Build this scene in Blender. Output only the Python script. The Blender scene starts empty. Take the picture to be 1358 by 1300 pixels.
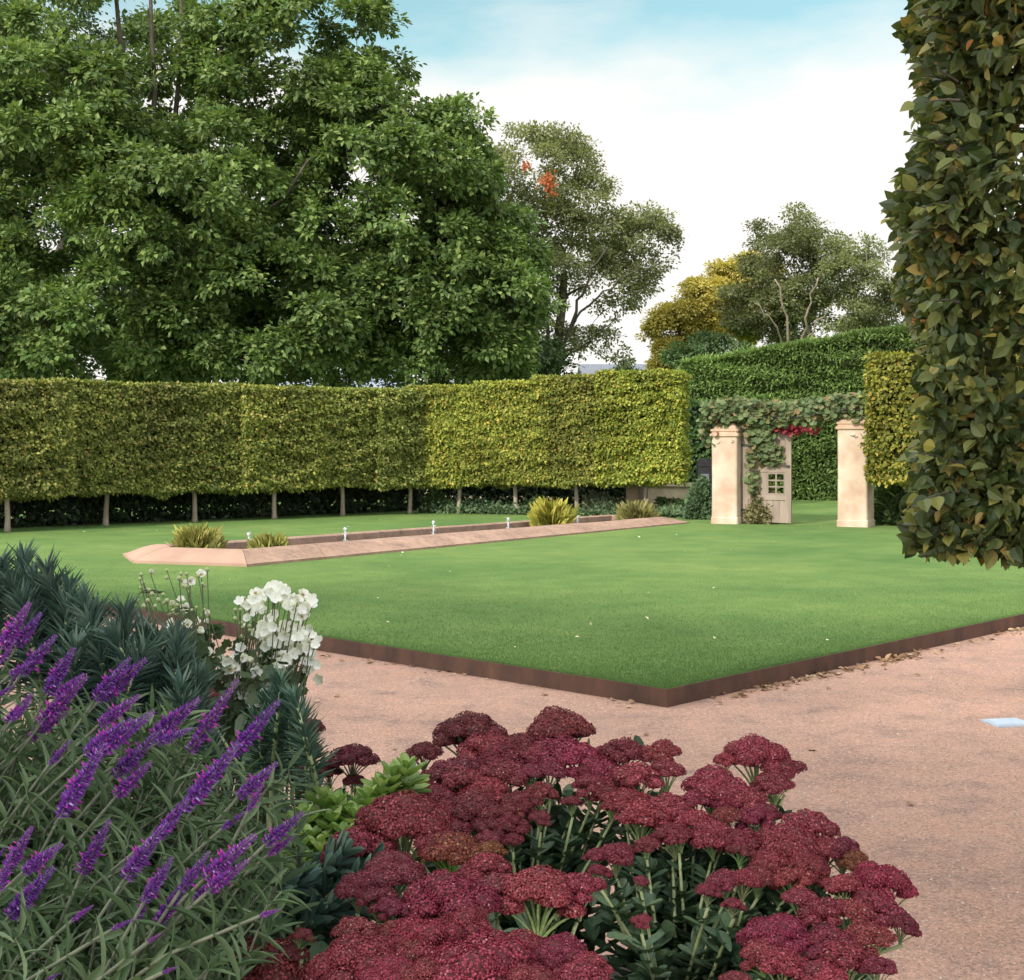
import bpy, math, random
import numpy as np
from mathutils import Vector
R = math.radians
rng = np.random.default_rng(11)
random.seed(5)
scene = bpy.context.scene
COL = scene.collection

# ------------------------------------------------------------------ camera model
F, CX, HY, CAMZ = 1870.0, 679.0, 580.0, 1.6      # focal length and horizon in photograph pixels
def W(px, py, Y):
    return np.array([(px-CX)/F*Y, Y, CAMZ-(py-HY)/F*Y])
def G(px, py, z=0.0):
    return W(px, py, F*(CAMZ-z)/(py-HY))
LZ = 0.10                                        # lawn level above the gravel

# ------------------------------------------------------------------ mesh helpers
def nrm(a):
    a = np.asarray(a, float)
    return a/np.maximum(np.linalg.norm(a, axis=-1, keepdims=True), 1e-9)
def rdir(n):
    return nrm(rng.normal(size=(n, 3)))
class MB:
    def __init__(s): s.v = []; s.f = []; s.n = 0
    def add(s, V, Fc, m=0):
        V = np.asarray(V, float).reshape(-1, 3)
        if isinstance(Fc, np.ndarray): groups = [Fc]
        else:
            d = {}
            for f in Fc: d.setdefault(len(f), []).append(f)
            groups = [np.array(g) for g in d.values()]
        for g in groups: s.f.append((g.astype(np.int64)+s.n, m))
        s.v.append(V); s.n += len(V)
        return s
    def build(s, name, mats, parent=None, smooth=False):
        if not isinstance(mats, (list, tuple)): mats = [mats]
        me = bpy.data.meshes.new(name)
        V = np.concatenate(s.v)
        me.vertices.add(len(V)); me.vertices.foreach_set('co', V.astype(np.float32).ravel())
        loops = np.concatenate([g.ravel() for g, _ in s.f])
        tot = np.concatenate([np.full(len(g), g.shape[1]) for g, _ in s.f])
        mi = np.concatenate([np.full(len(g), m) for g, m in s.f])
        start = np.concatenate([[0], np.cumsum(tot)[:-1]])
        me.loops.add(len(loops)); me.loops.foreach_set('vertex_index', loops.astype(np.int32))
        me.polygons.add(len(tot)); me.polygons.foreach_set('loop_start', start.astype(np.int32))
        me.polygons.foreach_set('material_index', mi.astype(np.int32))
        me.polygons.foreach_set('use_smooth', np.full(len(tot), bool(smooth)))
        for m in mats: me.materials.append(m)
        me.update(calc_edges=True); me.validate()
        return link(name, me, parent)
def link(name, me, parent=None):
    o = bpy.data.objects.new(name, me); COL.objects.link(o)
    if parent is not None: o.parent = parent
    return o
def tag(o, label=None, cat=None, group=None, kind=None):
    if label: o['label'] = label
    if cat: o['category'] = cat
    if group: o['group'] = group
    if kind: o['kind'] = kind
    return o
def thing(name, label, cat, loc=(0, 0, 0), group=None):
    o = bpy.data.objects.new(name, None); COL.objects.link(o)
    o.empty_display_size = .2
    o.location = tuple(float(c) for c in loc)
    return tag(o, label, cat, group)
def under(o, root):
    """children are modelled in world space: shift them back by the root's location"""
    o.parent = root
    l = root.location
    o.location = (o.location.x-l.x, o.location.y-l.y, o.location.z-l.z)
    return o

def scatter(T, P, A, N, S):
    """copies of a leaf template (verts along/side/up, faces) at points P"""
    tv, tf = T
    tv = np.asarray(tv, float); tf = np.asarray(tf)
    n = len(P); k = len(tv)
    A = nrm(A); Sd = nrm(np.cross(N, A)); Nn = np.cross(A, Sd)
    S = np.asarray(S, float)
    if S.ndim == 1: S = np.stack([S, S, S], 1)
    V = (P[:, None, :] + A[:, None, :]*(tv[None, :, 0:1]*S[:, None, 0:1])
         + Sd[:, None, :]*(tv[None, :, 1:2]*S[:, None, 1:2])
         + Nn[:, None, :]*(tv[None, :, 2:3]*S[:, None, 2:3]))
    Fc = (tf[None]+(np.arange(n)*k)[:, None, None]).reshape(-1, tf.shape[1])
    return V.reshape(-1, 3), Fc

def strip_leaf(rows, bend=.15, fold=.12):
    """rows of (t, halfwidth): a curved leaf folded on its midrib"""
    v = []; f = []
    for t, w in rows:
        z = -bend*t*t
        v += [(t, -w, z+fold*w), (t, 0, z-fold*w*.5), (t, w, z+fold*w)]
    for i in range(len(rows)-1):
        a = 3*i
        f += [(a, a+1, a+4, a+3), (a+1, a+2, a+5, a+4)]
    return v, f
T_DIA = ([(0, 0, 0), (.45, -.34, .07), (1, 0, -.08), (.45, .34, .07)], [(0, 1, 2, 3)])
T_SPR = ([(0, 0, 0), (.5, -.15, .03), (1, 0, 0), (.5, .15, .03)], [(0, 1, 2, 3)])
T_OVAL = strip_leaf([(0, .015), (.1, .2), (.28, .32), (.5, .33), (.72, .23), (.9, .09), (1, .005)], .22, .3)
T_LANCE = strip_leaf([(0, .02), (.2, .08), (.45, .1), (.75, .065), (1, .004)], .32, .5)
T_NEEDLE = strip_leaf([(0, .04), (.5, .062), (1, .008)], .1, .5)
T_OVATE = strip_leaf([(0, .05), (.25, .18), (.6, .27), (.88, .18), (1, .02)], -.12, .35)
T_BLADE = ([(0, -.035, 0), (0, .035, 0), (.55, .022, -.05), (.55, -.022, -.05), (1, 0, -.25)], None)
def lobed():
    a = np.linspace(0, 2*np.pi, 16, endpoint=False)
    r = .5*np.where(np.arange(16) % 2 == 0, 1, .78)
    r[8] = .25
    v = [(.45, 0, -.05)]+[(.45+rr*math.cos(t), rr*math.sin(t), .06*abs(math.sin(t))) for t, rr in zip(a, r)]
    return v, [(0, 1+i, 1+(i+1) % 16) for i in range(16)]
T_LOBE = lobed()

def tube(pts, rad, sides=6, cap=True):
    pts = np.asarray(pts, float); n = len(pts)
    rad = np.broadcast_to(np.asarray(rad, float), (n,))
    t = np.gradient(pts, axis=0); t = nrm(t)
    ref = np.array([0, 0, 1.0]) if abs(t[0, 2]) < .9 else np.array([1.0, 0, 0])
    V = []
    for i in range(n):
        s = nrm(np.cross(t[i], ref)); u = np.cross(s, t[i])
        a = np.arange(sides)*2*np.pi/sides
        V.append(pts[i]+rad[i]*(np.cos(a)[:, None]*s+np.sin(a)[:, None]*u))
        ref = u
    Fc = []
    for i in range(n-1):
        for k in range(sides):
            k2 = (k+1) % sides
            Fc.append((i*sides+k, i*sides+k2, (i+1)*sides+k2, (i+1)*sides+k))
    if cap:
        Fc.append(tuple(range(sides-1, -1, -1))); Fc.append(tuple((n-1)*sides+k for k in range(sides)))
    return np.concatenate(V), Fc
def curve3(a, b, c, n=6):
    t = np.linspace(0, 1, n)[:, None]
    return (1-t)**2*np.asarray(a)+2*t*(1-t)*np.asarray(b)+t*t*np.asarray(c)
def box(x0, x1, y0, y1, z0, z1, bev=0.0):
    v = [(x0, y0, z0), (x1, y0, z0), (x1, y1, z0), (x0, y1, z0), (x0, y0, z1), (x1, y0, z1), (x1, y1, z1), (x0, y1, z1)]
    f = [(3, 2, 1, 0), (4, 5, 6, 7), (0, 1, 5, 4), (1, 2, 6, 5), (2, 3, 7, 6), (3, 0, 4, 7)]
    return np.array(v, float), f
def frame(origin, xdir):
    """local (along, back, up) -> world, along = horizontal xdir, back = away from the viewer"""
    x = nrm(np.array([xdir[0], xdir[1], 0.0])); y = np.array([-x[1], x[0], 0])
    o = np.asarray(origin, float)
    return lambda V: o+np.asarray(V)[:, 0:1]*x+np.asarray(V)[:, 1:2]*y+np.asarray(V)[:, 2:3]*np.array([0, 0, 1.0])
_waves = {}
def wav(P, freq, seed=0, n=10):
    """cheap smooth noise in about -1..1"""
    key = (seed, n)
    if key not in _waves:
        r = np.random.default_rng(seed+100)
        _waves[key] = (nrm(r.normal(size=(n, 3)))*r.uniform(.6, 1.7, (n, 1)), r.uniform(0, 6.28, n))
    D, ph = _waves[key]
    return np.sin(np.asarray(P)@D.T*freq+ph).sum(1)/math.sqrt(n/2)/1.8

# ------------------------------------------------------------------ materials
def new_mat(name):
    m = bpy.data.materials.new(name); m.use_nodes = True
    nt = m.node_tree; nt.nodes.clear()
    out = nt.nodes.new('ShaderNodeOutputMaterial')
    return m, nt, out
def N_(nt, t, **kw):
    n = nt.nodes.new(t)
    for k, v in kw.items():
        if k in n.inputs: n.inputs[k].default_value = v
        else: setattr(n, k, v)
    return n
def rgba(c): return (c[0], c[1], c[2], 1)
def ramp(nt, fac, stops):
    r = nt.nodes.new('ShaderNodeValToRGB')
    e = r.color_ramp.elements
    while len(e) < len(stops): e.new(.5)
    for el, (p, c) in zip(e, stops): el.position = p; el.color = rgba(c)
    nt.links.new(fac, r.inputs[0])
    return r.outputs[0]
def mixc(nt, fac, a, b, mode='MIX'):
    m = nt.nodes.new('ShaderNodeMix'); m.data_type = 'RGBA'; m.blend_type = mode
    for s, v in ((m.inputs[0], fac), (m.inputs[6], a), (m.inputs[7], b)):
        if hasattr(v, 'is_linked'): nt.links.new(v, s)
        elif isinstance(v, (int, float)): s.default_value = v
        else: s.default_value = rgba(v)
    return m.outputs[2]
def noise(nt, scale, detail=4, rough=.6, obj=True, stretch=None):
    tc = nt.nodes.new('ShaderNodeTexCoord')
    src = tc.outputs['Object']
    if stretch:
        mp = nt.nodes.new('ShaderNodeMapping'); mp.inputs['Scale'].default_value = stretch
        nt.links.new(src, mp.inputs[0]); src = mp.outputs[0]
    n = N_(nt, 'ShaderNodeTexNoise', Scale=scale, Detail=detail, Roughness=rough)
    nt.links.new(src, n.inputs['Vector'])
    return n.outputs[0]
def bumped(nt, h, strength, dist):
    b = N_(nt, 'ShaderNodeBump', Strength=strength, Distance=dist)
    nt.links.new(h, b.inputs['Height']); return b.outputs[0]
def leaf_mat(name, stops, trans=.3, rough=.45, patch=.35, pscale=.5, spec=.3, transc=1.3):
    m, nt, out = new_mat(name)
    g = nt.nodes.new('ShaderNodeNewGeometry')
    c = ramp(nt, g.outputs['Random Per Island'], stops)
    n = noise(nt, pscale, 2)
    pv = ramp(nt, n, [(.3, (1-patch,)*3), (.7, (1+patch,)*3)])
    c = mixc(nt, 1.0, c, pv, 'MULTIPLY')
    oi = nt.nodes.new('ShaderNodeObjectInfo')
    c = mixc(nt, 1.0, c, oi.outputs['Color'], 'MULTIPLY')
    p = N_(nt, 'ShaderNodeBsdfPrincipled', Roughness=rough)
    p.inputs['Specular IOR Level'].default_value = spec
    nt.links.new(c, p.inputs['Base Color'])
    t = nt.nodes.new('ShaderNodeBsdfTranslucent')
    tcx = mixc(nt, 1.0, c, (transc*1.05, transc*1.1, transc*.6), 'MULTIPLY')
    nt.links.new(tcx, t.inputs[0])
    mx = nt.nodes.new('ShaderNodeMixShader'); mx.inputs[0].default_value = trans
    nt.links.new(p.outputs[0], mx.inputs[1]); nt.links.new(t.outputs[0], mx.inputs[2])
    nt.links.new(mx.outputs[0], out.inputs[0])
    return m
def solid_mat(name, c1, c2, scale=8, rough=.8, bump=.3, bdist=.01, detail=5, stretch=None, metal=0, c3=None, lo=.35, hi=.65):
    m, nt, out = new_mat(name)
    n = noise(nt, scale, detail, .6, stretch=stretch)
    st = [(lo, c1), (hi, c2)]
    if c3: st.append((hi+.12, c3))
    c = ramp(nt, n, st)
    oi = nt.nodes.new('ShaderNodeObjectInfo')
    c = mixc(nt, 1.0, c, oi.outputs['Color'], 'MULTIPLY')
    p = N_(nt, 'ShaderNodeBsdfPrincipled', Roughness=rough, Metallic=metal)
    nt.links.new(c, p.inputs['Base Color'])
    if bump:
        n2 = noise(nt, scale*3, 6, .7, stretch=stretch)
        nt.links.new(bumped(nt, n2, bump, bdist), p.inputs['Normal'])
    nt.links.new(p.outputs[0], out.inputs[0])
    return m

M = {}
M['maple'] = leaf_mat('maple_leaf', [(0, (.056, .104, .032)), (.5, (.115, .182, .052)), (.9, (.19, .26, .08)), (1, (.25, .3, .105))], .28, .42, .25, .35)
M['darktree'] = leaf_mat('dark_tree_leaf', [(0, (.03, .06, .022)), (.6, (.06, .1, .036)), (1, (.1, .14, .06))], .25, .5)
M['olive'] = leaf_mat('olive_leaf', [(0, (.13, .145, .075)), (.6, (.22, .235, .11)), (1, (.32, .3, .16))], .42, .5, .35, .3)
M['orange'] = leaf_mat('orange_leaf', [(0, (.35, .09, .03)), (1, (.5, .16, .06))], .3)
M['gold'] = leaf_mat('golden_leaf', [(0, (.3, .265, .07)), (.6, (.46, .39, .1)), (1, (.55, .48, .15))], .35, .5, .3, .4)
M['hornbeam'] = leaf_mat('hornbeam_leaf', [(0, (.085, .115, .026)), (.35, (.15, .18, .04)), (.75, (.26, .275, .062)), (.95, (.38, .35, .1)), (1, (.38, .24, .08))], .28, .5, .3, .8)
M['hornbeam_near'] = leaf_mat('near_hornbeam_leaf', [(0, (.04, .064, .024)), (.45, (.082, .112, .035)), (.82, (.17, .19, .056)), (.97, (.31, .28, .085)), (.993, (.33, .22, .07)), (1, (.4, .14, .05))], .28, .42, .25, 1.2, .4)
M['conifer'] = leaf_mat('conifer_spray', [(0, (.07, .125, .032)), (.5, (.125, .2, .052)), (1, (.2, .28, .085))], .2, .6, .25, .5, .15)
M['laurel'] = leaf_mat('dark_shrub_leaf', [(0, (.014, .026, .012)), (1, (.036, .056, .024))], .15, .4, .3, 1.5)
M['shrub'] = leaf_mat('shrub_leaf', [(0, (.05, .09, .03)), (.7, (.11, .16, .06)), (1, (.2, .24, .12))], .25, .5, .3, 2)
M['silver'] = leaf_mat('silver_leaf', [(0, (.09, .13, .08)), (1, (.25, .3, .2))], .2, .6, .2, 3)
M['variegated'] = leaf_mat('variegated_leaf', [(0, (.1, .09, .04)), (.5, (.22, .2, .09)), (1, (.42, .38, .22))], .25, .5, .2, 3)
M['tuft'] = leaf_mat('tuft_blade', [(0, (.2, .21, .05)), (.6, (.36, .35, .085)), (1, (.5, .45, .17))], .3, .5, .2, 3)
M['vine'] = leaf_mat('vine_leaf', [(0, (.07, .11, .045)), (.6, (.15, .2, .085)), (.9, (.2, .19, .09)), (1, (.34, .17, .11))], .25, .5, .25, 1.5)
M['redvine'] = leaf_mat('red_vine_leaf', [(0, (.3, .03, .06)), (1, (.45, .08, .1))], .3)
M['sage'] = leaf_mat('sage_leaf', [(0, (.04, .074, .034)), (.6, (.072, .122, .056)), (1, (.14, .195, .105))], .15, .6, .2, 5, .25)
M['spurge'] = leaf_mat('spurge_leaf', [(0, (.04, .085, .072)), (.6, (.08, .135, .115)), (1, (.16, .22, .175))], .12, .5, .2, 4, .3)
M['sedumleaf'] = leaf_mat('stonecrop_leaf', [(0, (.035, .07, .04)), (.6, (.06, .11, .06)), (1, (.1, .15, .08))], .15, .45, .2, 5, .35)
M['limeleaf'] = leaf_mat('fresh_stonecrop_leaf', [(0, (.11, .19, .05)), (.6, (.19, .29, .08)), (1, (.3, .38, .13))], .2, .45, .2, 6, .35)
M['anemleaf'] = leaf_mat('anemone_leaf', [(0, (.025, .05, .022)), (1, (.07, .1, .045))], .2, .5, .2, 4)
M['petal'] = leaf_mat('white_petal', [(0, (.8, .81, .82)), (1, (.88, .89, .9))], .3, .6, .04, 10, .2, .9)
M['floret'] = leaf_mat('burgundy_floret', [(0, (.13, .014, .025)), (.45, (.2, .025, .043)), (.85, (.265, .043, .067)), (.985, (.33, .085, .11)), (1, (.42, .22, .22))], .08, .6, .25, 14, .25)
M['floretcore'] = solid_mat('burgundy_core', (.07, .009, .013), (.11, .014, .02), 60, .8, .4, .002)
M['calyx'] = leaf_mat('violet_calyx', [(0, (.1, .02, .2)), (.5, (.18, .042, .32)), (.85, (.29, .105, .45)), (1, (.46, .29, .58))], .12, .7, .2, 20, .15)
M['magenta'] = leaf_mat('magenta_corolla', [(0, (.28, .018, .28)), (1, (.46, .045, .42))], .2, .6, .1, 20, .2)
M['yellow'] = solid_mat('yellow_stamen', (.55, .36, .03), (.65, .45, .08), 200, .7, 0)
M['stemg'] = solid_mat('pale_green_stem', (.24, .29, .13), (.38, .42, .22), 30, .6, 0)
M['anemstem'] = solid_mat('dark_green_stem', (.06, .08, .035), (.12, .15, .07), 40, .7, 0)
M['sagestem'] = solid_mat('grey_stem', (.085, .1, .065), (.16, .175, .12), 40, .8, 0)
M['bark'] = solid_mat('dark_bark', (.05, .042, .032), (.11, .095, .075), 5, .9, .6, .03, stretch=(1, 1, .3))
M['bark_pale'] = solid_mat('pale_bark', (.2, .16, .12), (.36, .3, .24), 9, .85, .4, .01, stretch=(1, 1, .3))
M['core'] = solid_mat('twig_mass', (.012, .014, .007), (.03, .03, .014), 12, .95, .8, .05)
M['corten'] = solid_mat('rusted_steel', (.045, .021, .014), (.1, .044, .027), 5, .75, .25, .004, stretch=(1, 1, .5), c3=(.15, .068, .04))
M['soil'] = solid_mat('dark_soil', (.018, .013, .01), (.05, .036, .026), 25, .95, .8, .02)
M['plaster'] = solid_mat('limewashed_plaster', (.42, .28, .21), (.55, .46, .37), 2.2, .85, .3, .006, c3=(.6, .53, .43))
M['wood'] = solid_mat('weathered_timber', (.2, .15, .125), (.31, .245, .2), 6, .75, .3, .004, stretch=(1, 1, .12))
M['wallst'] = solid_mat('sandstone_wall', (.36, .28, .2), (.5, .41, .3), 3, .9, .4, .01)
M['black'] = solid_mat('black_plastic', (.012, .013, .018), (.022, .022, .028), 6, .45, .1, .002)
M['white'] = solid_mat('white_render', (.66, .66, .64), (.78, .77, .75), 2, .8, .1, .005)
M['slate'] = solid_mat('grey_slate', (.1, .11, .14), (.2, .22, .27), 3, .6, .4, .02, stretch=(3, 3, 14))
M['bluegrey'] = solid_mat('blue_grey_roofing', (.26, .32, .4), (.38, .44, .52), 2, .5, .2, .01)
M['plate'] = solid_mat('pale_painted_metal', (.36, .43, .54), (.46, .53, .63), 12, .5, .1, .002)
M['deadleaf'] = leaf_mat('dead_leaf', [(0, (.16, .085, .045)), (.6, (.3, .18, .1)), (1, (.48, .36, .24))], .1, .7, .2, 6)
M['specks'] = leaf_mat('pale_fallen_petal', [(0, (.5, .45, .3)), (1, (.75, .72, .6))], .1, .7, .1, 6)

def window_glass():
    m, nt, out = new_mat('window_glass')
    p = N_(nt, 'ShaderNodeBsdfPrincipled', Roughness=.08)
    p.inputs['Base Color'].default_value = (.03, .04, .05, 1)
    nt.links.new(p.outputs[0], out.inputs[0]); return m
M['glass'] = window_glass()

def gravel_mat():
    m, nt, out = new_mat('pink_gravel')
    tc = nt.nodes.new('ShaderNodeTexCoord')
    v = N_(nt, 'ShaderNodeTexVoronoi', Scale=110.0); nt.links.new(tc.outputs['Object'], v.inputs['Vector'])
    big = noise(nt, .55, 5, .62); mid = noise(nt, 3.2, 6, .7); fine = noise(nt, 160, 3, .7)
    base = ramp(nt, big, [(.3, (.32, .2, .158)), (.5, (.4, .252, .2)), (.68, (.46, .288, .226))])
    dirt = ramp(nt, mid, [(.3, (.64, .66, .7)), (.48, (1.0, 1.0, 1.0)), (.75, (1.16, 1.08, 1.0))])
    c = mixc(nt, 1.0, base, dirt, 'MULTIPLY')
    sp = N_(nt, 'ShaderNodeSeparateColor'); nt.links.new(v.outputs['Color'], sp.inputs[0])
    st = ramp(nt, sp.outputs[0], [(0, (.5, .46, .43)), (.35, (.9, .9, .9)), (.75, (1.05, 1.0, .95)), (1, (1.5, 1.4, 1.3))])
    c = mixc(nt, .75, c, st, 'MULTIPLY')
    p = N_(nt, 'ShaderNodeBsdfPrincipled', Roughness=.9)
    nt.links.new(c, p.inputs['Base Color'])
    ad = N_(nt, 'ShaderNodeMath', operation='ADD'); nt.links.new(v.outputs['Distance'], ad.inputs[0]); nt.links.new(fine, ad.inputs[1])
    nt.links.new(bumped(nt, ad.outputs[0], .55, .006), p.inputs['Normal'])
    nt.links.new(p.outputs[0], out.inputs[0]); return m
M['gravel'] = gravel_mat()
def lawn_mat(name='lawn_turf'):
    m, nt, out = new_mat(name)
    big = noise(nt, .35, 4, .55); mid = noise(nt, 2.2, 6, .65); fine = noise(nt, 90, 4, .8)
    c = ramp(nt, big, [(.3, (.085, .168, .052)), (.62, (.14, .222, .07)), (.8, (.19, .235, .085))])
    c = mixc(nt, 1.0, c, ramp(nt, mid, [(.3, (.76, .84, .78)), (.7, (1.2, 1.1, 1.1))]), 'MULTIPLY')
    c = mixc(nt, 1.0, c, ramp(nt, fine, [(.25, (.55, .6, .5)), (.75, (1.4, 1.35, 1.3))]), 'MULTIPLY')
    p = N_(nt, 'ShaderNodeBsdfPrincipled', Roughness=.85)
    p.inputs['Specular IOR Level'].default_value = .15
    nt.links.new(c, p.inputs['Base Color'])
    nt.links.new(bumped(nt, fine, .6, .015), p.inputs['Normal'])
    nt.links.new(p.outputs[0], out.inputs[0]); return m
M['lawn'] = lawn_mat()
M['grass'] = leaf_mat('grass_blade', [(0, (.065, .135, .042)), (.7, (.105, .185, .058)), (.95, (.15, .22, .078)), (1, (.28, .25, .12))], .25, .6, .2, .35, .15)
def coping_mat(name, stain):
    m, nt, out = new_mat(name)
    big = noise(nt, 1.6, 4, .6)
    c = ramp(nt, big, [(.3, (.28, .175, .13)), (.7, (.4, .26, .195))])
    if stain:
        s = noise(nt, 4.2, 5, .7); s2 = noise(nt, 15, 4, .7)
        mm = N_(nt, 'ShaderNodeMath', operation='MULTIPLY'); nt.links.new(s, mm.inputs[0]); nt.links.new(s2, mm.inputs[1])
        f = ramp(nt, mm.outputs[0], [(.2, (0, 0, 0)), (.36, (.6, .6, .6))])
        c = mixc(nt, f, c, (.12, .085, .065))
    p = N_(nt, 'ShaderNodeBsdfPrincipled', Roughness=.85)
    nt.links.new(c, p.inputs['Base Color'])
    nt.links.new(bumped(nt, noise(nt, 40, 6, .7), .35, .006), p.inputs['Normal'])
    nt.links.new(p.outputs[0], out.inputs[0]); return m
M['coping'] = coping_mat('stained_coping_stone', True)
M['coping_new'] = coping_mat('clean_terracotta_coping', False)
def water_mat():
    m, nt, out = new_mat('pond_water')
    p = N_(nt, 'ShaderNodeBsdfPrincipled', Roughness=.04)
    p.inputs['Base Color'].default_value = (.03, .026, .014, 1)
    p.inputs['IOR'].default_value = 1.33
    nt.links.new(bumped(nt, noise(nt, 7, 3, .6), .35, .03), p.inputs['Normal'])
    nt.links.new(p.outputs[0], out.inputs[0]); return m
M['water'] = water_mat()
def froth_mat():
    m, nt, out = new_mat('fountain_froth')
    p = N_(nt, 'ShaderNodeBsdfPrincipled', Roughness=.15)
    p.inputs['Base Color'].default_value = (.85, .9, .95, 1)
    p.inputs['Transmission Weight'].default_value = .45
    p.inputs['IOR'].default_value = 1.33
    nt.links.new(p.outputs[0], out.inputs[0]); return m
M['froth'] = froth_mat()

# ------------------------------------------------------------------ the setting
def sheet(name, pts, z, mat, kind='structure'):
    mb = MB(); mb.add([(p[0], p[1], z) for p in pts], [tuple(range(len(pts)))])
    o = mb.build(name, mat); return tag(o, kind=kind)
sheet('ground', [(-600, -200), (600, -200), (600, 1500), (-600, 1500)], -.03, M['lawn'])
sheet('gravel_path', [(-30, -25), (30, -25), (30, 36), (-30, 36)], 0, M['gravel'])
C0 = np.array([.916, 8.36]); UD = nrm([-4.85, 4.56]); VD = nrm([3.42, 3.57])
Lp = C0+UD*34; Rp = C0+VD*34
lawn_poly = [tuple(C0), tuple(Rp), (45, 75), (-45, 75), tuple(Lp)]
sheet('lawn', lawn_poly, LZ, M['lawn'])

# rusted steel edging: two strips meeting at the corner, one L-shaped thing
def edging():
    mb = MB()
    th, zt = .012, LZ+.008
    nU = -VD; nV = -UD                     # outward normals of the two runs
    corner_out = C0+nU*th+nV*th
    a0, a1 = C0+UD*34, C0+VD*34
    outl = [a0+nU*th, corner_out, a1+nV*th, a1, C0, a0]
    v = [(p[0], p[1], -.05) for p in outl]+[(p[0], p[1], zt) for p in outl]
    f = [(0, 1, 7, 6), (1, 2, 8, 7), (3, 4, 10, 9), (4, 5, 11, 10), (6, 7, 10, 11), (7, 8, 9, 10)]
    mb.add(v, f)
    o = mb.build('lawn_edging', M['corten'])
    return tag(o, 'rusty brown steel edging holding the raised corner of the lawn', 'edging')
edging()

# planting bed in front, a low mound of dark soil
def bed():
    nx, ny = 60, 50
    xs = np.linspace(-5.5, 1.0, nx); ys = np.linspace(-.5, 4.3, ny)
    X, Y = np.meshgrid(xs, ys)
    d = np.minimum.reduce([(X+5.5), (1.0-X), (Y+.5), (4.3-Y)])
    P = np.stack([X.ravel(), Y.ravel(), 0*X.ravel()], 1)
    z = -.03+.34*(1-np.exp(-np.maximum(d.ravel(), 0)*2.2))+.02*wav(P, 9, 3)*np.minimum(d.ravel()*3, 1)
    # the flat floor where the photographer stands
    z = np.where((P[:, 1] < .9), -.03, z)
    P[:, 2] = z
    Fc = [(j*nx+i, j*nx+i+1, (j+1)*nx+i+1, (j+1)*nx+i) for j in range(ny-1) for i in range(nx-1)]
    o = MB().add(P, Fc).build('soil', M['soil'], smooth=True); tag(o, kind='structure')
bed()

# grass blades over the nearest part of the lawn
def grass():
    n = 480000
    a = rng.uniform(0, 1, n)**1.6*13; b = rng.uniform(0, 1, n)**1.6*13
    P2 = C0+UD*a[:, None]+VD*b[:, None]
    keep = (np.abs(P2[:, 0]) < P2[:, 1]*.39) & (P2[:, 1] < 10+10*rng.uniform(0, 1, n)**.8)
    e = rng.uniform(0, 9, 50000)
    s = rng.integers(0, 2, 50000)
    E = C0+np.where(s[:, None] == 0, UD*e[:, None], VD*e[:, None])+(UD+VD)*rng.uniform(-.008, .05, 50000)[:, None]
    P2 = np.concatenate([P2[keep], E])
    n = len(P2)
    P = np.concatenate([P2, np.full((n, 1), LZ-.002)], 1)
    A = nrm(np.stack([rng.normal(0, .55, n), rng.normal(0, .55, n), np.ones(n)], 1))
    V, Fc = scatter(([(0, -.1, 0), (0, .1, 0), (1, 0, -.15)], [(0, 1, 2)]), P, A, rdir(n), rng.uniform(.009, .02, n)*np.interp(P2[:, 1], [9, 19], [1.15, .7]))
    o = MB().add(V, Fc).build('grass', M['grass']); tag(o, kind='stuff')
grass()

def pebbles():
    n = 82000
    Y = 3.2+rng.uniform(0, 1, n)**1.5*9
    P = np.stack([rng.uniform(-.4, .4, n)*Y, Y, np.zeros(n)], 1)
    d1 = (P[:, :2]-C0)@(-VD); d2 = (P[:, :2]-C0)@(-UD)
    P = P[(np.maximum(d1, d2) > .02)]
    n = len(P)
    oc = ([(1, 0, 0), (0, 1, 0), (-1, 0, 0), (0, -1, 0), (0, 0, .7), (0, 0, -.5)], [(0, 1, 4), (1, 2, 4), (2, 3, 4), (3, 0, 4)])
    A = rdir(n); A[:, 2] *= .2
    S = np.stack([rng.uniform(.0018, .0042, n)*rng.choice([1, 1, 1, 1.6], n)]*3, 1)*rng.uniform(.7, 1.3, (n, 3))
    V, Fc = scatter(oc, P, A, np.tile([0, 0, 1.0], (n, 1))+rdir(n)*.2, S)
    tag(MB().add(V, Fc).build('gravel', M['stone'], smooth=True), kind='stuff')
M['stone'] = leaf_mat('gravel_stone', [(0, (.2, .14, .11)), (.5, (.42, .28, .2)), (.93, (.5, .38, .31)), (1, (.6, .54, .48))], 0, .8, .1, 2)
pebbles()

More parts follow.
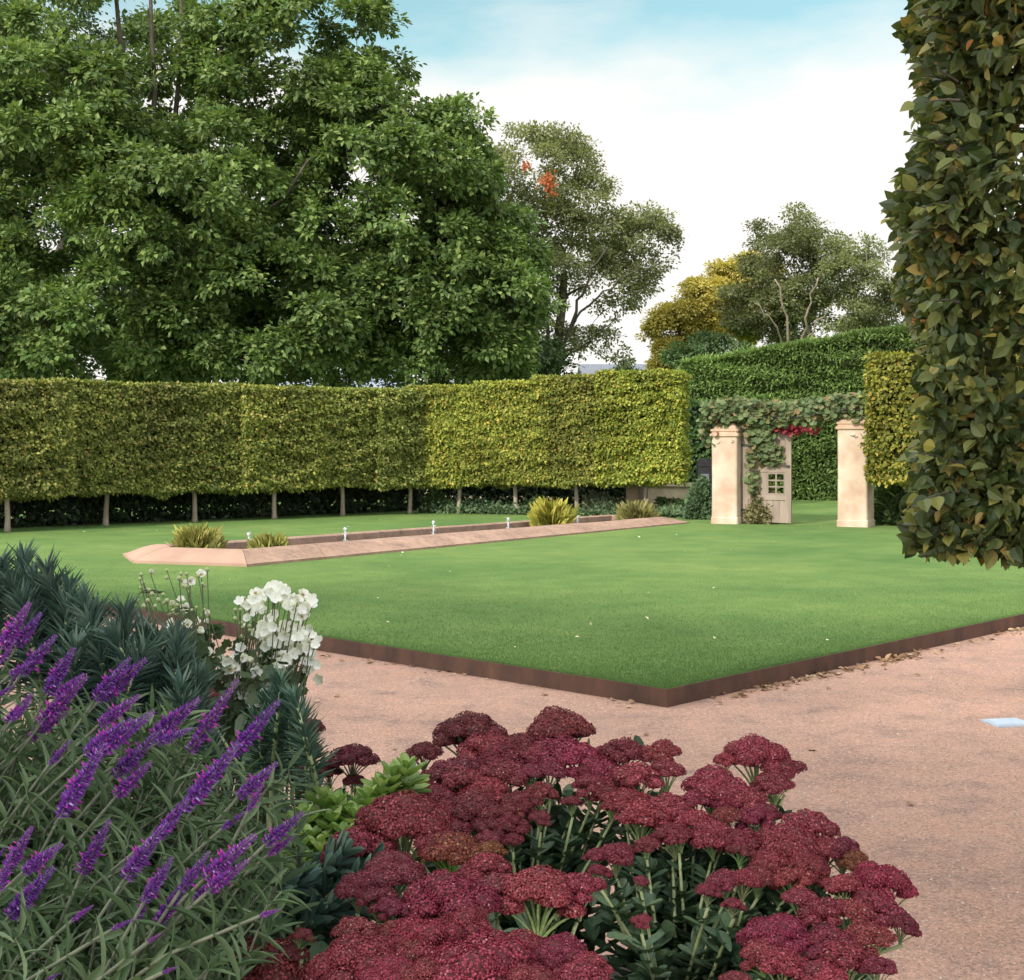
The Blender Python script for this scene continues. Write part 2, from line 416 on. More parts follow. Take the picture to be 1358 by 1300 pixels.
def litter():
    n0 = []
    def along(p0, p1, n, spread):
        t = rng.uniform(0, 1, n)[:, None]
        p = np.asarray(p0)*(1-t)+np.asarray(p1)*t
        return p+(-UD)*np.abs(rng.normal(.05, spread, n))[:, None]
    rt = [(.5, 1.6, 60, .04), (1.6, 2.2, 45, .05), (2.4, 2.9, 70, .05), (2.9, 4.8, 30, .05), (4.6, 5.1, 30, .05), (.1, 8, 60, .12)]
    for a, b, n, s in rt: n0.append(along(C0+VD*a-UD*.03, C0+VD*b-UD*.03, n, s))
    t = rng.uniform(0, 9, 60)[:, None]
    n0.append(C0+UD*t-VD*np.abs(rng.normal(.04, .09, 60))[:, None]-VD*.02)
    Y = rng.uniform(5, 12, 35)
    q = np.stack([rng.uniform(-.36, .36, 35)*Y, Y], 1)
    q = q[np.maximum((q-C0)@(-VD), (q-C0)@(-UD)) > .05]
    n0.append(q)
    P2 = np.concatenate(n0); n = len(P2)
    P = np.concatenate([P2, rng.uniform(.004, .016, (n, 1))], 1)
    A = rdir(n); A[:, 2] *= .25
    V, Fc = scatter(T_OVAL, P, A, np.array([0, 0, 1.0])+rdir(n)*.35, rng.uniform(.025, .06, n))
    tag(MB().add(V, Fc).build('leaf_litter', M['deadleaf']), kind='stuff')
    # pale specks lying on the lawn
    n = 70
    Y = rng.uniform(9, 27, n); P = np.stack([rng.uniform(-.34, .36, n)*Y, Y, np.full(n, LZ+.028)], 1)
    q = P[:, :2]-C0
    P = P[(q@VD > .2) & (q@UD > .2)]; n = len(P)
    A = rdir(n); A[:, 2] *= .3
    V, Fc = scatter(T_DIA, P, A, np.array([0, 0, 1.0])+rdir(n)*.5, rng.uniform(.02, .045, n))
    tag(MB().add(V, Fc).build('fallen_petals', M['specks']), kind='stuff')
litter()

# pale plate lying on the gravel
def plate():
    c = G(1336, 960)
    mb = MB()
    fr = frame((c[0], c[1], 0), (.95, .2))
    v, f = box(-.11, .11, -.09, .09, .0, .012); mb.add(fr(v), f)
    v, f = box(-.095, .095, -.075, .075, .012, .016); mb.add(fr(v), f)
    o = mb.build('cover_plate', M['plate'])
    tag(o, 'small pale blue square plate lying flat on the gravel', 'plate')
plate()

# ------------------------------------------------------------------ pool
def pool():
    root_loc = (-.7, 20.6, LZ)
    root = thing('garden_pool', 'long stone edged formal pool with sloping coping set in the lawn', 'pool', root_loc)
    # outer outline, counter-clockwise seen from above, starting at the near left corner
    O = [G(328, 752, LZ)[:2], G(915, 694, LZ)[:2], np.array([1.75, 26.05]), np.array([-4.07, 18.6]), G(163, 737, LZ)[:2], G(176, 747, LZ)[:2]]
    O = [np.array(p) for p in O]
    n = len(O)
    cen = sum(O)/n
    def inset(d):
        out = []
        for i in range(n):
            p, a, b = O[i], O[i-1], O[(i+1) % n]
            e1 = nrm(p-a); e2 = nrm(b-p)
            n1 = np.array([-e1[1], e1[0]]); n2 = np.array([-e2[1], e2[0]])
            bis = nrm(n1+n2); out.append(p+bis*d/max(np.dot(bis, n1), .55))
        return out
    prof = [(0, -.06), (0, .035), (.05, .045), (.12, .075), (.22, .125), (.32, .16), (.4, .175), (.47, .175), (.5, .15), (.5, -.25)]
    rings = [inset(d) for d, _ in prof]
    for i in range(n):
        j = (i+1) % n
        mb = MB()
        L = np.linalg.norm(O[j]-O[i]); ns = max(1, int(round(L/1.25)))
        for k in range(ns):
            t0, t1 = k/ns, (k+1)/ns
            g = .004/L
            t0g, t1g = t0+g, t1-g
            V = []
            dz = random.uniform(-.004, .004)
            for (d, z), r in zip(prof, rings):
                a = r[i]; b = r[j]
                for tt in (t0g, t1g):
                    p = a*(1-tt)+b*tt; hs = np.interp(p[1], [16, 25.5], [.95, .58]) if z > 0 else 1; V.append((p[0], p[1], LZ+z*hs+dz*(z > .05)))
            Fc = [(2*q, 2*q+1, 2*q+3, 2*q+2) for q in range(len(prof)-1)]
            nn = len(prof)
            Fc += [tuple(2*q for q in range(nn))[::-1], tuple(2*q+1 for q in range(nn))]
            mb.add(V, Fc)
        clean = i in (4, 5)
        o = mb.build('coping', M['coping_new'] if clean else M['coping'])
        if clean: o['label'] = 'clean terracotta end of the coping'
        under(o, root)
    # inner lining
    ri = inset(.497); rf = inset(.6)
    V = [(p[0], p[1], LZ+.06) for p in ri]+[(p[0], p[1], LZ-.06) for p in ri]+[(p[0], p[1], LZ-.06) for p in rf]+[(p[0], p[1], LZ-.25) for p in rf]
    Fc = []
    for i in range(n):
        j = (i+1) % n
        for q in range(3): Fc.append((q*n+j, q*n+i, (q+1)*n+i, (q+1)*n+j))
    under(MB().add(V, Fc).build('pool_lining', M['coping']), root)
    wp = inset(.49)
    wtr = MB().add([(p[0], p[1], LZ+.02) for p in wp], [tuple(range(n))]).build('water', M['water'])
    tag(wtr, kind='structure')
pool()

def jets():
    def jet_mesh(seed):
        r = np.random.default_rng(seed)
        mb = MB()
        zs = np.linspace(0, .2, 12)
        pts = np.stack([r.normal(0, .004, 12), r.normal(0, .004, 12), zs], 1)
        rad = .017+.012*np.sin(zs*60+r.uniform(0, 3))*.6+.016*np.exp(-((zs-.19)/.025)**2)+.02*np.exp(-(zs/.02)**2)
        mb.add(*tube(pts, rad, 7))
        n = 90
        P = np.stack([r.normal(0, .026, n), r.normal(0, .026, n), r.uniform(.0, .215, n)], 1)
        P[:30, 2] *= .15
        oc = ([(1, 0, 0), (0, 1, 0), (-1, 0, 0), (0, -1, 0), (0, 0, 1), (0, 0, -1)],
              [(0, 1, 4), (1, 2, 4), (2, 3, 4), (3, 0, 4), (1, 0, 5), (2, 1, 5), (3, 2, 5), (0, 3, 5)])
        V, Fc = scatter(oc, P, rdir(n), rdir(n), r.uniform(.004, .011, n)); mb.add(V, Fc)
        return mb
    spots = [(330, 729), (458, 720), (575, 711), (674, 703), (766, 697)]
    names = ['small frothy fountain jet beside the tuft at the clean end of the pool',
             'small frothy fountain jet, second from the clean end of the pool',
             'small frothy fountain jet halfway along the pool',
             'small frothy fountain jet just left of the bright yellow tuft',
             'small frothy fountain jet between the two tufts at the gate end']
    pm = None
    for i, (s, l) in enumerate(zip(spots, names)):
        p = G(s[0], s[1], LZ+.02)
        r = thing('fountain_jet', l, 'fountain', (p[0], p[1], LZ+.02), 'fountain jets in the pool')
        if pm is None:
            a = jet_mesh(3).build('water_jet', M['froth'], r, True); pm = a.data
            nz = MB().add(*tube([(0, 0, -.06), (0, 0, 0), (0, 0, .02)], [.016, .014, .009], 8)).build('nozzle', M['black'], r); pn = nz.data
        else:
            a = link('water_jet', pm, r); link('nozzle', pn, r)
        a.rotation_euler.z = i*1.3
        a.scale = (.62, .62, (1.1, 1.05, 1.1, .95, .8)[i])
jets()

def tufts():
    sp = [((261, 731), 62, 36, 'yellow green grass tuft at the clean end of the pool, farthest from the gate', (1, 1, 1, 1)),
          ((358, 731), 52, 26, 'low yellow green grass tuft between the first two fountain jets', (.92, .95, .9, 1)),
          ((731, 697), 44, 34, 'brightest yellow grass tuft in the pool, tall and dome shaped', (1.15, 1.12, .8, 1)),
          ((843, 690), 44, 26, 'olive brown grass tuft at the gate end of the pool', (.75, .72, .9, 1))]
    for (px, py), w, h, lab, tint in sp:
        p = G(px, py, LZ+.05); s = p[1]/F
        root = thing('grass_tuft', lab, 'grass tuft', (p[0], p[1], LZ-.2), 'ornamental grass tufts in the pool')
        n = 2200
        R0 = w*s*.38
        H = h*s*1.22+.16
        base = np.stack([rng.normal(0, .3, n)*R0, rng.normal(0, .3, n)*R0, np.zeros(n)], 1)
        ang = rng.uniform(0, 6.28, n); lean = rng.uniform(0, 1, n)**.7
        A = np.stack([np.cos(ang)*lean*.5, np.sin(ang)*lean*.5, 1.25-lean*.25], 1)
        v, f = strip_leaf([(0, .5), (.5, .42), (.8, .25), (1, .03)], .3, .4)
        L = H*rng.uniform(.6, 1.12, n)*(1-.35*lean)
        S = np.stack([L, np.full(n, .007), L*.8], 1)
        N = np.stack([-np.cos(ang), -np.sin(ang), lean+.2], 1)*1
        V, Fc = scatter((v, f), base, A, np.stack([-np.cos(ang)*.2, -np.sin(ang)*.2, np.ones(n)], 1)+rdir(n)*.2, S)
        o = MB().add(V, Fc).build('blades', M['tuft'], root); o.color = tint
        o2 = MB().add(*tube([(0, 0, -.05), (0, 0, .1), (0, 0, .2)], [R0*.4, R0*.36, R0*.15], 9)).build('crown_base', M['soil'], root)
tufts()

# ------------------------------------------------------------------ hedging
def shell(fr, L, D, z0, z1, n, size, mat, dip=.08, T=T_DIA, up=.5, streak=(1, 1, 1), freq=7, seed=0, sides=(1, 1, 1, 1, 1), depth=.1, droop=.5, round_=.0, core=True, top_wave=.03, topn=1.0):
    """clipped foliage block: leaves on front, back, ends, top and bottom in local space (along, back, up)"""
    H = z1-z0
    areas = np.array([L*H*sides[0]*1.6, L*H*sides[1]*.5, D*H*sides[2], D*H*sides[3], L*D*1.2*topn, L*D*.8*sides[4]])
    cnt = (n*areas/areas.sum()).astype(int)
    Ps, Ns = [], []
    for k, c in enumerate(cnt):
        if c == 0: continue
        a = rng.uniform(-.5, .5, c); b = rng.uniform(0, 1, c)
        if k == 0: p = np.stack([a*L, np.full(c, -D/2), z0+b*H], 1); nn = (0, -1, 0)
        if k == 1: p = np.stack([a*L, np.full(c, D/2), z0+b*H], 1); nn = (0, 1, 0)
        if k == 2: p = np.stack([np.full(c, -L/2), a*D, z0+b*H], 1); nn = (-1, 0, 0)
        if k == 3: p = np.stack([np.full(c, L/2), a*D, z0+b*H], 1); nn = (1, 0, 0)
        if k == 4: p = np.stack([a*L, (b-.5)*D, np.full(c, z1)], 1); nn = (0, 0, 1)
        if k == 5: p = np.stack([a*L, (b-.5)*D, np.full(c, z0)], 1); nn = (0, 0, -1)
        nn = np.tile(np.array(nn, float), (c, 1))
        Ps.append(p); Ns.append(nn)
    P = np.concatenate(Ps); N = np.concatenate(Ns); n = len(P)
    Pw = fr(P)
    q = Pw*np.array(streak)
    disp = dip*(.55*wav(q, freq, seed)+.45*wav(q, freq*2.3, seed+1))-np.abs(rng.normal(0, depth, n))*.7+rng.uniform(0, .03, n)
    disp = np.where(N[:, 2] > .5, disp*.35, disp)
    P = P+N*disp[:, None]
    P[:, 2] += top_wave*wav(Pw*[1, 1, 0], 2.2, seed+4)*(P[:, 2]-z0)/H
    # outward, drooping leaves
    A = N*rng.uniform(.3, 1, (n, 1))+rdir(n)*.75; A[:, 2] -= droop
    Nn = N*.7+np.array([0, 0, up])+rdir(n)*.55
    x = fr(np.array([[0, 0, 0], [1, 0, 0], [0, 1, 0.0]])); ex, ey = x[1]-x[0], x[2]-x[0]
    rot = lambda a: a[:, 0:1]*ex+a[:, 1:2]*ey+a[:, 2:3]*np.array([0, 0, 1.0])
    V, Fc = scatter(T, fr(P), rot(A), rot(Nn), size*rng.uniform(.65, 1.25, n))
    mb = MB().add(V, Fc, 0)
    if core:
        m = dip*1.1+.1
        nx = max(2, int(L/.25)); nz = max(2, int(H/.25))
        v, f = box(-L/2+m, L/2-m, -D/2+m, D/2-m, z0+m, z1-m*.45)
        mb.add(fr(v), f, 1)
    return mb
def trunk_to(mb, x, y, z0, z1, r0, r1, lean=.03):
    z = np.linspace(z0, z1, 7); t = (z-z0)/(z1-z0)
    ph = random.uniform(0, 6)
    pts = np.stack([x+lean*np.sin(t*2.6+ph)-lean*math.sin(ph), y+lean*.5*np.cos(t*2+ph)-lean*.5*math.cos(ph), z], 1)
    rr = r0+(r1-r0)*t+r0*.5*np.exp(-t*14)
    mb.add(*tube(pts, rr, 9))
def pleached(px, py, Lx, xdir, label, tint, z0, z1, off=0, D=.85, n=9000, seed=0, size=.085, base=None, tr=.045, wave=.03, ends=(1, 1)):
    p = G(px, py, LZ) if base is None else np.array(base)
    root = thing('pleached_hornbeam', label, 'tree', (p[0], p[1], LZ), 'clipped hornbeams on bare trunks round the lawn')
    fr = frame((p[0], p[1], 0), xdir)
    fr2 = lambda V: fr(np.asarray(V)+np.array([off, 0, 0]))
    mb = shell(fr2, Lx, D, z0, z1, n, size, None, seed=77, dip=.085, freq=7, streak=(1, 1, 2.2), top_wave=wave, sides=(1, 1, ends[0], ends[1], 1), depth=.1, up=.45)
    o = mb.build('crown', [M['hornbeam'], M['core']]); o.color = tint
    under(o, root)
    tb = MB(); trunk_to(tb, p[0], p[1], LZ-.05, z0+.25, tr, tr*.8, .02)
    for s in (-1, 1):
        for h in (.2, .6, 1.1):
            e = fr2(np.array([[s*Lx*.42, 0, z0+h+.12]]))[0]
            tb.add(*tube(curve3((p[0], p[1], z0+h-.1), ((p[0]+e[0])/2, (p[1]+e[1])/2, z0+h-.02), e, 5), [.022, .02, .017, .013, .008], 6))
    tb.add(*tube([(p[0], p[1], z0+.2), (p[0], p[1], z1-.3)], [tr*.8, tr*.35], 7))
    under(tb.build('trunk', M['bark_pale'], smooth=True), root)
    return root
LDIR = nrm([6.0, 5.35]); RDIR = nrm([.885, -.465])
left = [(10, 705, 'the trunk nearest the left edge of the photo'), (140, 697, 'second trunk from the left edge of the photo'),
        (258, 692, 'trunk directly behind the tuft at the clean pool end'), (364, 688, 'third trunk left of the hedge corner'),
        (454, 684, 'second trunk left of the hedge corner'), (543, 681, 'trunk at the inner corner of the hedge')]
tints = [(.95, .96, 1.02, 1), (.94, .97, 1.02, 1), (.96, 1.0, 1.02, 1), (1.0, 1.02, 1.0, 1), (.98, 1.02, 1.02, 1), (.88, .94, .98, 1)]
for i, (px, py, d) in enumerate(left):
    Lx = 1.8 if i else 2.8
    pleached(px, py, Lx+.05, LDIR, 'clipped hornbeam with olive green leaves, '+d, tints[i], .69, 2.5, off=(0 if i else -.5)-(.12 if i == 5 else 0), seed=i, n=19000 if i else 27000, size=.066, ends=(.15, .15))
right = [(608, 681, 'trunk just right of the hedge corner'), (684, 682, 'second trunk right of the hedge corner'),
         (765, 683, 'trunk behind the brightest yellow tuft'), (855, 684.5, 'last trunk before the gate')]
rt = [(1.26, 1.26, 1.0, 1), (1.24, 1.22, 1.0, 1), (1.18, 1.15, 1.02, 1), (1.34, 1.38, .98, 1)]  # yellowing leaves, plus sunlit contrast with the left row painted into the tint
RD2 = nrm((G(855, 684.5, LZ)-G(608, 681, LZ))[:2])
for i, (px, py, d) in enumerate(right):
    zt = (2.58, 2.66, 2.74, 2.82)[i]
    Lx = (1.55, 1.5, 1.62, 1.62)[i]
    off = (-.22, 0, .02, -.06)[i]
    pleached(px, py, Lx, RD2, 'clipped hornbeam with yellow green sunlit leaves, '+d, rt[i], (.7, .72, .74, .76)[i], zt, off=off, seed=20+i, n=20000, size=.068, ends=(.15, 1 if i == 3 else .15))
b = W(1232, 690, 23.0)
pleached(0, 0, 2.7, RDIR, 'golden clipped hornbeam block beside the right gate pillar', (1.04, .96, .72, 1), .87, 2.93, off=.42, base=(b[0], b[1], LZ), n=15000, seed=31, D=.8)

# tall conifer hedge behind the gate
def conifer():
    a = W(900, 660, 35.5); c = W(1215, 660, 34.0)
    d = nrm((c-a)[:2]); L = 16.0
    mid = a+np.array([d[0], d[1], 0])*(L/2+.2)
    root = thing('conifer_hedge', 'tall dense dark green conifer hedge with feathery top behind the gate', 'hedge', (mid[0], mid[1], LZ))
    fr = frame((mid[0], mid[1], 0), d)
    def fr2(V):
        V = np.array(V, float)
        # the top rises from left to right
        V[:, 2] = LZ+(V[:, 2]-LZ)*(1+.041*(V[:, 0]+L/2))
        return fr(V)
    mb = shell(fr2, L, 2.2, LZ, 3.42, 200000, .13, None, dip=.2, T=T_SPR, up=1.0, freq=2.3, streak=(.7, .7, 5.5), seed=50, depth=.12, droop=-.1, top_wave=.015, topn=1.3)
    # feathery leading shoots along the top
    n = 16000
    t = rng.uniform(-.5, .5, n)*L
    P = np.stack([t, rng.uniform(-1.02, .8, n), 3.3+np.abs(rng.normal(0, .06, n))], 1)
    A = rdir(n)*.7+[0, -.4, .8]
    V, Fc = scatter(T_SPR, fr2(P), A, rdir(n), rng.uniform(.1, .22, n)); mb.add(V, Fc, 0)
    under(mb.build('foliage', [M['conifer'], M['core']]), root)
    tb = MB()
    for k in range(8):
        p = fr(np.array([[-L/2+1+k*2, 0, 0]]))[0]; trunk_to(tb, p[0], p[1], LZ-.05, 3.0, .12, .05)
    under(tb.build('trunks', M['bark'], smooth=True), root)
conifer()

def bush(name, label, cat, cx, cy, z0, rx, ry, rz, n, size, mat, T=T_DIA, tint=(1, 1, 1, 1), seed=0, group=None, flat=0, stems=4, upw=.4, out=.6):
    root = thing(name, label, cat, (cx, cy, z0), group)
    d = rdir(n); d[:, 2] = np.abs(d[:, 2])*1.0-.12
    d = nrm(d)
    r = 1+.13*wav(d*2, 2.5, seed)+.1*wav(d*2, 6, seed+2)-np.abs(rng.normal(0, .16, n))
    P = np.array([0, 0, .1*rz])+d*r[:, None]*np.array([rx, ry, rz])
    P[:, 2] = np.maximum(P[:, 2], .01)
    A = d*out+rdir(n)*.7+[0, 0, upw]
    V, Fc = scatter(T, P, A, d*.6+rdir(n)*.5+[0, 0, .5], size*rng.uniform(.6, 1.3, n))
    o = MB().add(V, Fc).build('foliage', mat, root); o.color = tint
    tb = MB()
    for k in range(stems):
        a = k*6.28/stems+random.random(); e = np.array([math.cos(a)*rx*.55, math.sin(a)*ry*.55, rz*.75])
        tb.add(*tube(curve3((0, 0, -.05), (e[0]*.3, e[1]*.3, e[2]*.6), e, 5), [.02, .016, .012, .009, .005], 6))
    tb.build('stems', M['bark'], root)
    return root

# shade hedge behind the trunks of the left hedge
def low_hedge(name, label, px0, py0, px1, py1, back, h, D, n, mat, size=.11, tint=(1, 1, 1, 1), seed=0, tilt=.6):
    a = G(px0, py0, LZ); c = G(px1, py1, LZ)
    d = nrm((c-a)[:2]); L = np.linalg.norm((c-a)[:2]); nb = np.array([-d[1], d[0]])
    mid = (a[:2]+c[:2])/2+nb*back
    root = thing(name, label, 'hedge', (mid[0], mid[1], LZ))
    fr = frame((mid[0], mid[1], 0), d)
    mb = shell(fr, L, D, LZ, LZ+h, n, size, None, dip=.14, freq=3.5, seed=seed, depth=.14, up=tilt, top_wave=.1, droop=.1)
    o = mb.build('foliage', [mat, M['core']]); o.color = tint
    under(o, root)
    tb = MB()
    for k in range(max(2, int(L/1.5))):
        p = fr(np.array([[-L/2+.5+k*1.5, 0, 0]]))[0]; trunk_to(tb, p[0], p[1], LZ-.05, LZ+h*.7, .04, .02)
    under(tb.build('stems', M['bark'], smooth=True), root)
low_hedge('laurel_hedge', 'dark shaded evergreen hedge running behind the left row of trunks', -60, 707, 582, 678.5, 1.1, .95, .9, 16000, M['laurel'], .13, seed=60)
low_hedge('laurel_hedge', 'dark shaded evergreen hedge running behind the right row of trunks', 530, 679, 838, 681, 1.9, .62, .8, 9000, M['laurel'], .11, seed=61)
low_hedge('box_hedge', 'low clipped dark green hedge left of the left gate pillar', 866, 684, 922, 686, .25, .42, .5, 2600, M['shrub'], .06, (.62, .72, .6, 1), 62)
for (px, py, w, h, m, lab, tint) in [
        (575, 681, 30, 24, 'shrub', 'leafy green shrub between the first two trunks right of the hedge corner', (.8, .9, .8, 1)),
        (640, 681, 26, 14, 'silver', 'low silvery shrub behind the second trunk right of the hedge corner', (.9, 1, .9, 1)),
        (714, 684, 26, 20, 'shrub', 'small green shrub left of the brightest yellow tuft', (.8, .85, .75, 1)),
        (796, 684, 46, 26, 'silver', 'rounded grey green shrub between the yellow and the brown tuft', (.62, .6, .52, 1)),
        (893, 687, 46, 10, 'silver', 'low pale ground cover plant at the gate end of the pool', (.9, 1.05, .85, 1)),
        (932, 690, 34, 48, 'silver', 'upright grey green shrub against the left gate pillar', (.62, .78, .62, 1))]:
    p = G(px, py, LZ); s = p[1]/F
    bush('garden_shrub', lab, 'shrub', p[0], p[1]+.35, LZ, w*s*.55, w*s*.45, h*s, int(700+w*40), .075, M[m], tint=tint, seed=int(px), T=T_DIA)
p = G(1007, 693, LZ)
bush('variegated_shrub', 'bushy yellow green shrub growing against the timber gate leaf', 'shrub', p[0]-.02, p[1]-.25, LZ, .27, .25, .66, 3200, .085, M['variegated'], seed=5)
p = G(1188, 695, LZ)
bush('strappy_shrub', 'arching grey green strap leaved plant right of the right gate pillar', 'shrub', p[0]+.12, p[1]-.1, LZ, .45, .4, .66, 1500, .26, M['shrub'], T=T_LANCE, tint=(.7, .78, .72, 1), seed=8, upw=.7)
p = G(1210, 690, LZ)
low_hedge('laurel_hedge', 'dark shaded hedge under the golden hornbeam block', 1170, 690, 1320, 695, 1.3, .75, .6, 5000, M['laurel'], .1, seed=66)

def ground_cover():
    n = 9000
    t = rng.uniform(0, 1, n)
    a = G(556, 680.5, LZ); c = G(862, 686, LZ)
    P = a[None]*(1-t[:, None])+c[None]*t[:, None]
    d = nrm((c-a)[:2]); nb = np.array([-d[1], d[0]])
    P[:, :2] += nb*rng.uniform(.0, .95, (n, 1))
    P[:, 2] = LZ+np.abs(rng.normal(0, .07, n))*(1+.8*wav(P, 3, 91))+.01
    V, Fc = scatter(T_DIA, P, rdir(n)+[0, -.2, .6], rdir(n)+[0, -.3, .7], rng.uniform(.04, .09, n))
    o = MB().add(V, Fc).build('ground_cover', M['silver']); o.color = (.72, .85, .68, 1); tag(o, kind='stuff')
ground_cover()
def low_wall():
    root_p = W(720, 668, 31.5)
    fr = frame((root_p[0], root_p[1], 0), RDIR)
    mb = MB(); v, f = box(-3.0, 4.2, -.15, .15, LZ-.05, .56); mb.add(fr(v), f)
    v, f = box(-3.05, 4.25, -.2, .2, .56, .63); mb.add(fr(v), f)
    tag(mb.build('garden_wall', M['wallst']), 'low sandstone wall with flat coping behind the hornbeam trunks', 'wall')
low_wall()
def back_green():
    p = W(925, 640, 30.5)
    root = thing('garden_hedge', 'mid green clipped hedge behind the black bin', 'hedge', (p[0], p[1], LZ))
    fr = frame((p[0], p[1], 0), RDIR)
    o = shell(fr, 2.2, .9, LZ, 2.35, 7000, .1, None, dip=.1, seed=70, freq=5).build('foliage', [M['shrub'], M['core']]); o.color = (.5, .68, .45, 1)
    under(o, root)
    tb = MB()
    for k in (-.7, 0, .7):
        q = fr(np.array([[k, 0, 0]]))[0]; trunk_to(tb, q[0], q[1], LZ-.05, 1.8, .05, .03)
    under(tb.build('stems', M['bark']), root)
back_green()
def post_and_bin():
    p = W(842, 684, 27.3)
    fr = frame((p[0], p[1], 0), RDIR)
    mb = MB(); v, f = box(-.13, .13, -.13, .13, LZ-.05, .86); mb.add(fr(v), f)
    v, f = box(-.15, .15, -.15, .15, .86, .92); mb.add(fr(v), f)
    tag(mb.build('stone_post', M['wallst']), 'short square stone post beside the last trunk before the gate', 'post').color = (.55, .5, .5, 1)
    p = W(934, 690, 26.2)
    root = thing('bin', 'narrow black bin with rounded top left of the gate', 'bin', (p[0], p[1], LZ))
    w = .13
    pr = [(-w, 0)]+[(w*math.cos(a)*-1, 1.03+.08*math.sin(a)) for a in np.linspace(0, math.pi, 9)]+[(w, 0)]
    V = [(x, -.12, z) for x, z in pr]+[(x, .12, z) for x, z in pr]; k = len(pr)
    Fc = [tuple(range(k))[::-1], tuple(range(k, 2*k))]+[(i, (i+1) % k, k+(i+1) % k, k+i) for i in range(k)]
    MB().add(V, Fc).build('body', M['black'], root)
    v, f = box(-w-.012, w+.012, -.135, .135, .96, .985); MB().add(v, f).build('rim', M['black'], root)
    v, f = box(-.07, .07, -.124, -.1205, .7, .82); MB().add(v, f).build('slot', M['slate'], root)
post_and_bin()

# ------------------------------------------------------------------ gate
PL = G(966, 694, LZ); PR = G(1135, 698, LZ)
GD = nrm((PR-PL)[:2])
def pillar(p, s, h, label):
    root = thing('gate_pillar', label, 'pillar', (p[0], p[1], LZ), 'plastered pillars of the garden gate')
    fr = frame((0, 0, 0), (.885, -.465))
    mb = MB()
    # shaft with softened arrises
    def ring(hw, z, c=.02): 
        return [(-hw+c, -hw, z), (hw-c, -hw, z), (hw, -hw+c, z), (hw, hw-c, z), (hw-c, hw, z), (-hw+c, hw, z), (-hw, hw-c, z), (-hw, -hw+c, z)]
    def loft(rs):
        V = sum(rs, []); Fc = []
        for i in range(len(rs)-1):
            for k in range(8): Fc.append((i*8+k, i*8+(k+1) % 8, (i+1)*8+(k+1) % 8, (i+1)*8+k))
        Fc.append(tuple((len(rs)-1)*8+k for k in range(8))); return fr(np.array(V)), Fc
    hw = s/2
    mb.add(*loft([ring(hw+.012, -.06), ring(hw+.012, .1), ring(hw, .12), ring(hw-.004, h*.5), ring(hw, h)]))
    mb.build('shaft', M['plaster'], root)
    cap = MB()
    cap.add(*loft([ring(hw+.005, h), ring(hw+.03, h+.02), ring(hw+.03, h+.055), ring(hw+.004, h+.07), ring(hw+.004, h+.095), ring(hw+.02, h+.105), ring(hw+.02, h+.14), ring(hw-.02, h+.15), ring(hw*.8, h+.2), ring(hw*.55, h+.245, .015), ring(hw*.25, h+.275, .01)]))
    o = cap.build('cap', M['plaster'], root); o.color = (.92, .82, .76, 1)
pillar(PL, .46, 1.5, 'plastered cream gate pillar with stepped domed cap, left of the opening')
pillar(PR, .5, 1.62, 'plastered cream gate pillar with vine over its top, right of the opening')
def gate_leaf():
    p = (PL+PR)/2
    a = PL[:2]+GD*.26
    ze = LZ
    root = thing('gate_leaf', 'closed weathered timber gate leaf with a small lattice window', 'gate', (a[0], a[1], ze))
    fr = frame((0, 0, 0), GD)
    wd, h = .84, 1.58
    def part(name, boxes, mat):
        mb = MB()
        for b_ in boxes: v, f = box(*b_); mb.add(fr(v), f)
        return mb.build(name, mat, root)
    part('gate_frame', [(0, .09, -.03, .03, .03, h), (wd-.1, wd, -.03, .03, .03, h), (.09, wd-.1, -.028, .028, h-.12, h), (.09, wd-.1, -.028, .028, .42, .5), (.09, wd-.1, -.028, .028, .9, .98), (.09, wd-.1, -.028, .028, .03, .13)], M['wood'])
    bw = (wd-.19)/6
    bd = []
    for k in range(6):
        x0 = .09+k*bw+.003; x1 = .09+(k+1)*bw-.003
        bd.append((x0, x1, -.012, .012, .13, .42)); bd.append((x0, x1, -.012, .012, .98, h-.12))
        if k in (0, 1, 2): bd.append((x0, x1, -.012, .012, .5, .9))
    part('boards', bd, M['wood'])
    x0 = .09+3*bw
    wb = [(x0, wd-.1, -.02, .02, .865, .9), (x0, wd-.1, -.02, .02, .5, .535), (x0, x0+.03, -.02, .02, .535, .865), (wd-.13, wd-.1, -.02, .02, .535, .865)]
    xm = (x0+wd-.1)/2
    wb.append((xm-.014, xm+.014, -.018, .018, .535, .865))
    for z in (.635, .745): wb += [(x0+.03, xm-.014, -.018, .018, z, z+.022), (xm+.014, wd-.13, -.018, .018, z, z+.022)]
    part('lattice_window', wb, M['wood']).color = (.85, .85, .85, 1)
    part('hinge', [(-.03, .3, -.04, -.0305, .22, .26), (-.03, .3, -.04, -.0305, h-.24, h-.2)], M['black'])
    part('latch', [(wd-.08, wd-.02, -.05, -.0305, .98, 1.02)], M['black'])
gate_leaf()
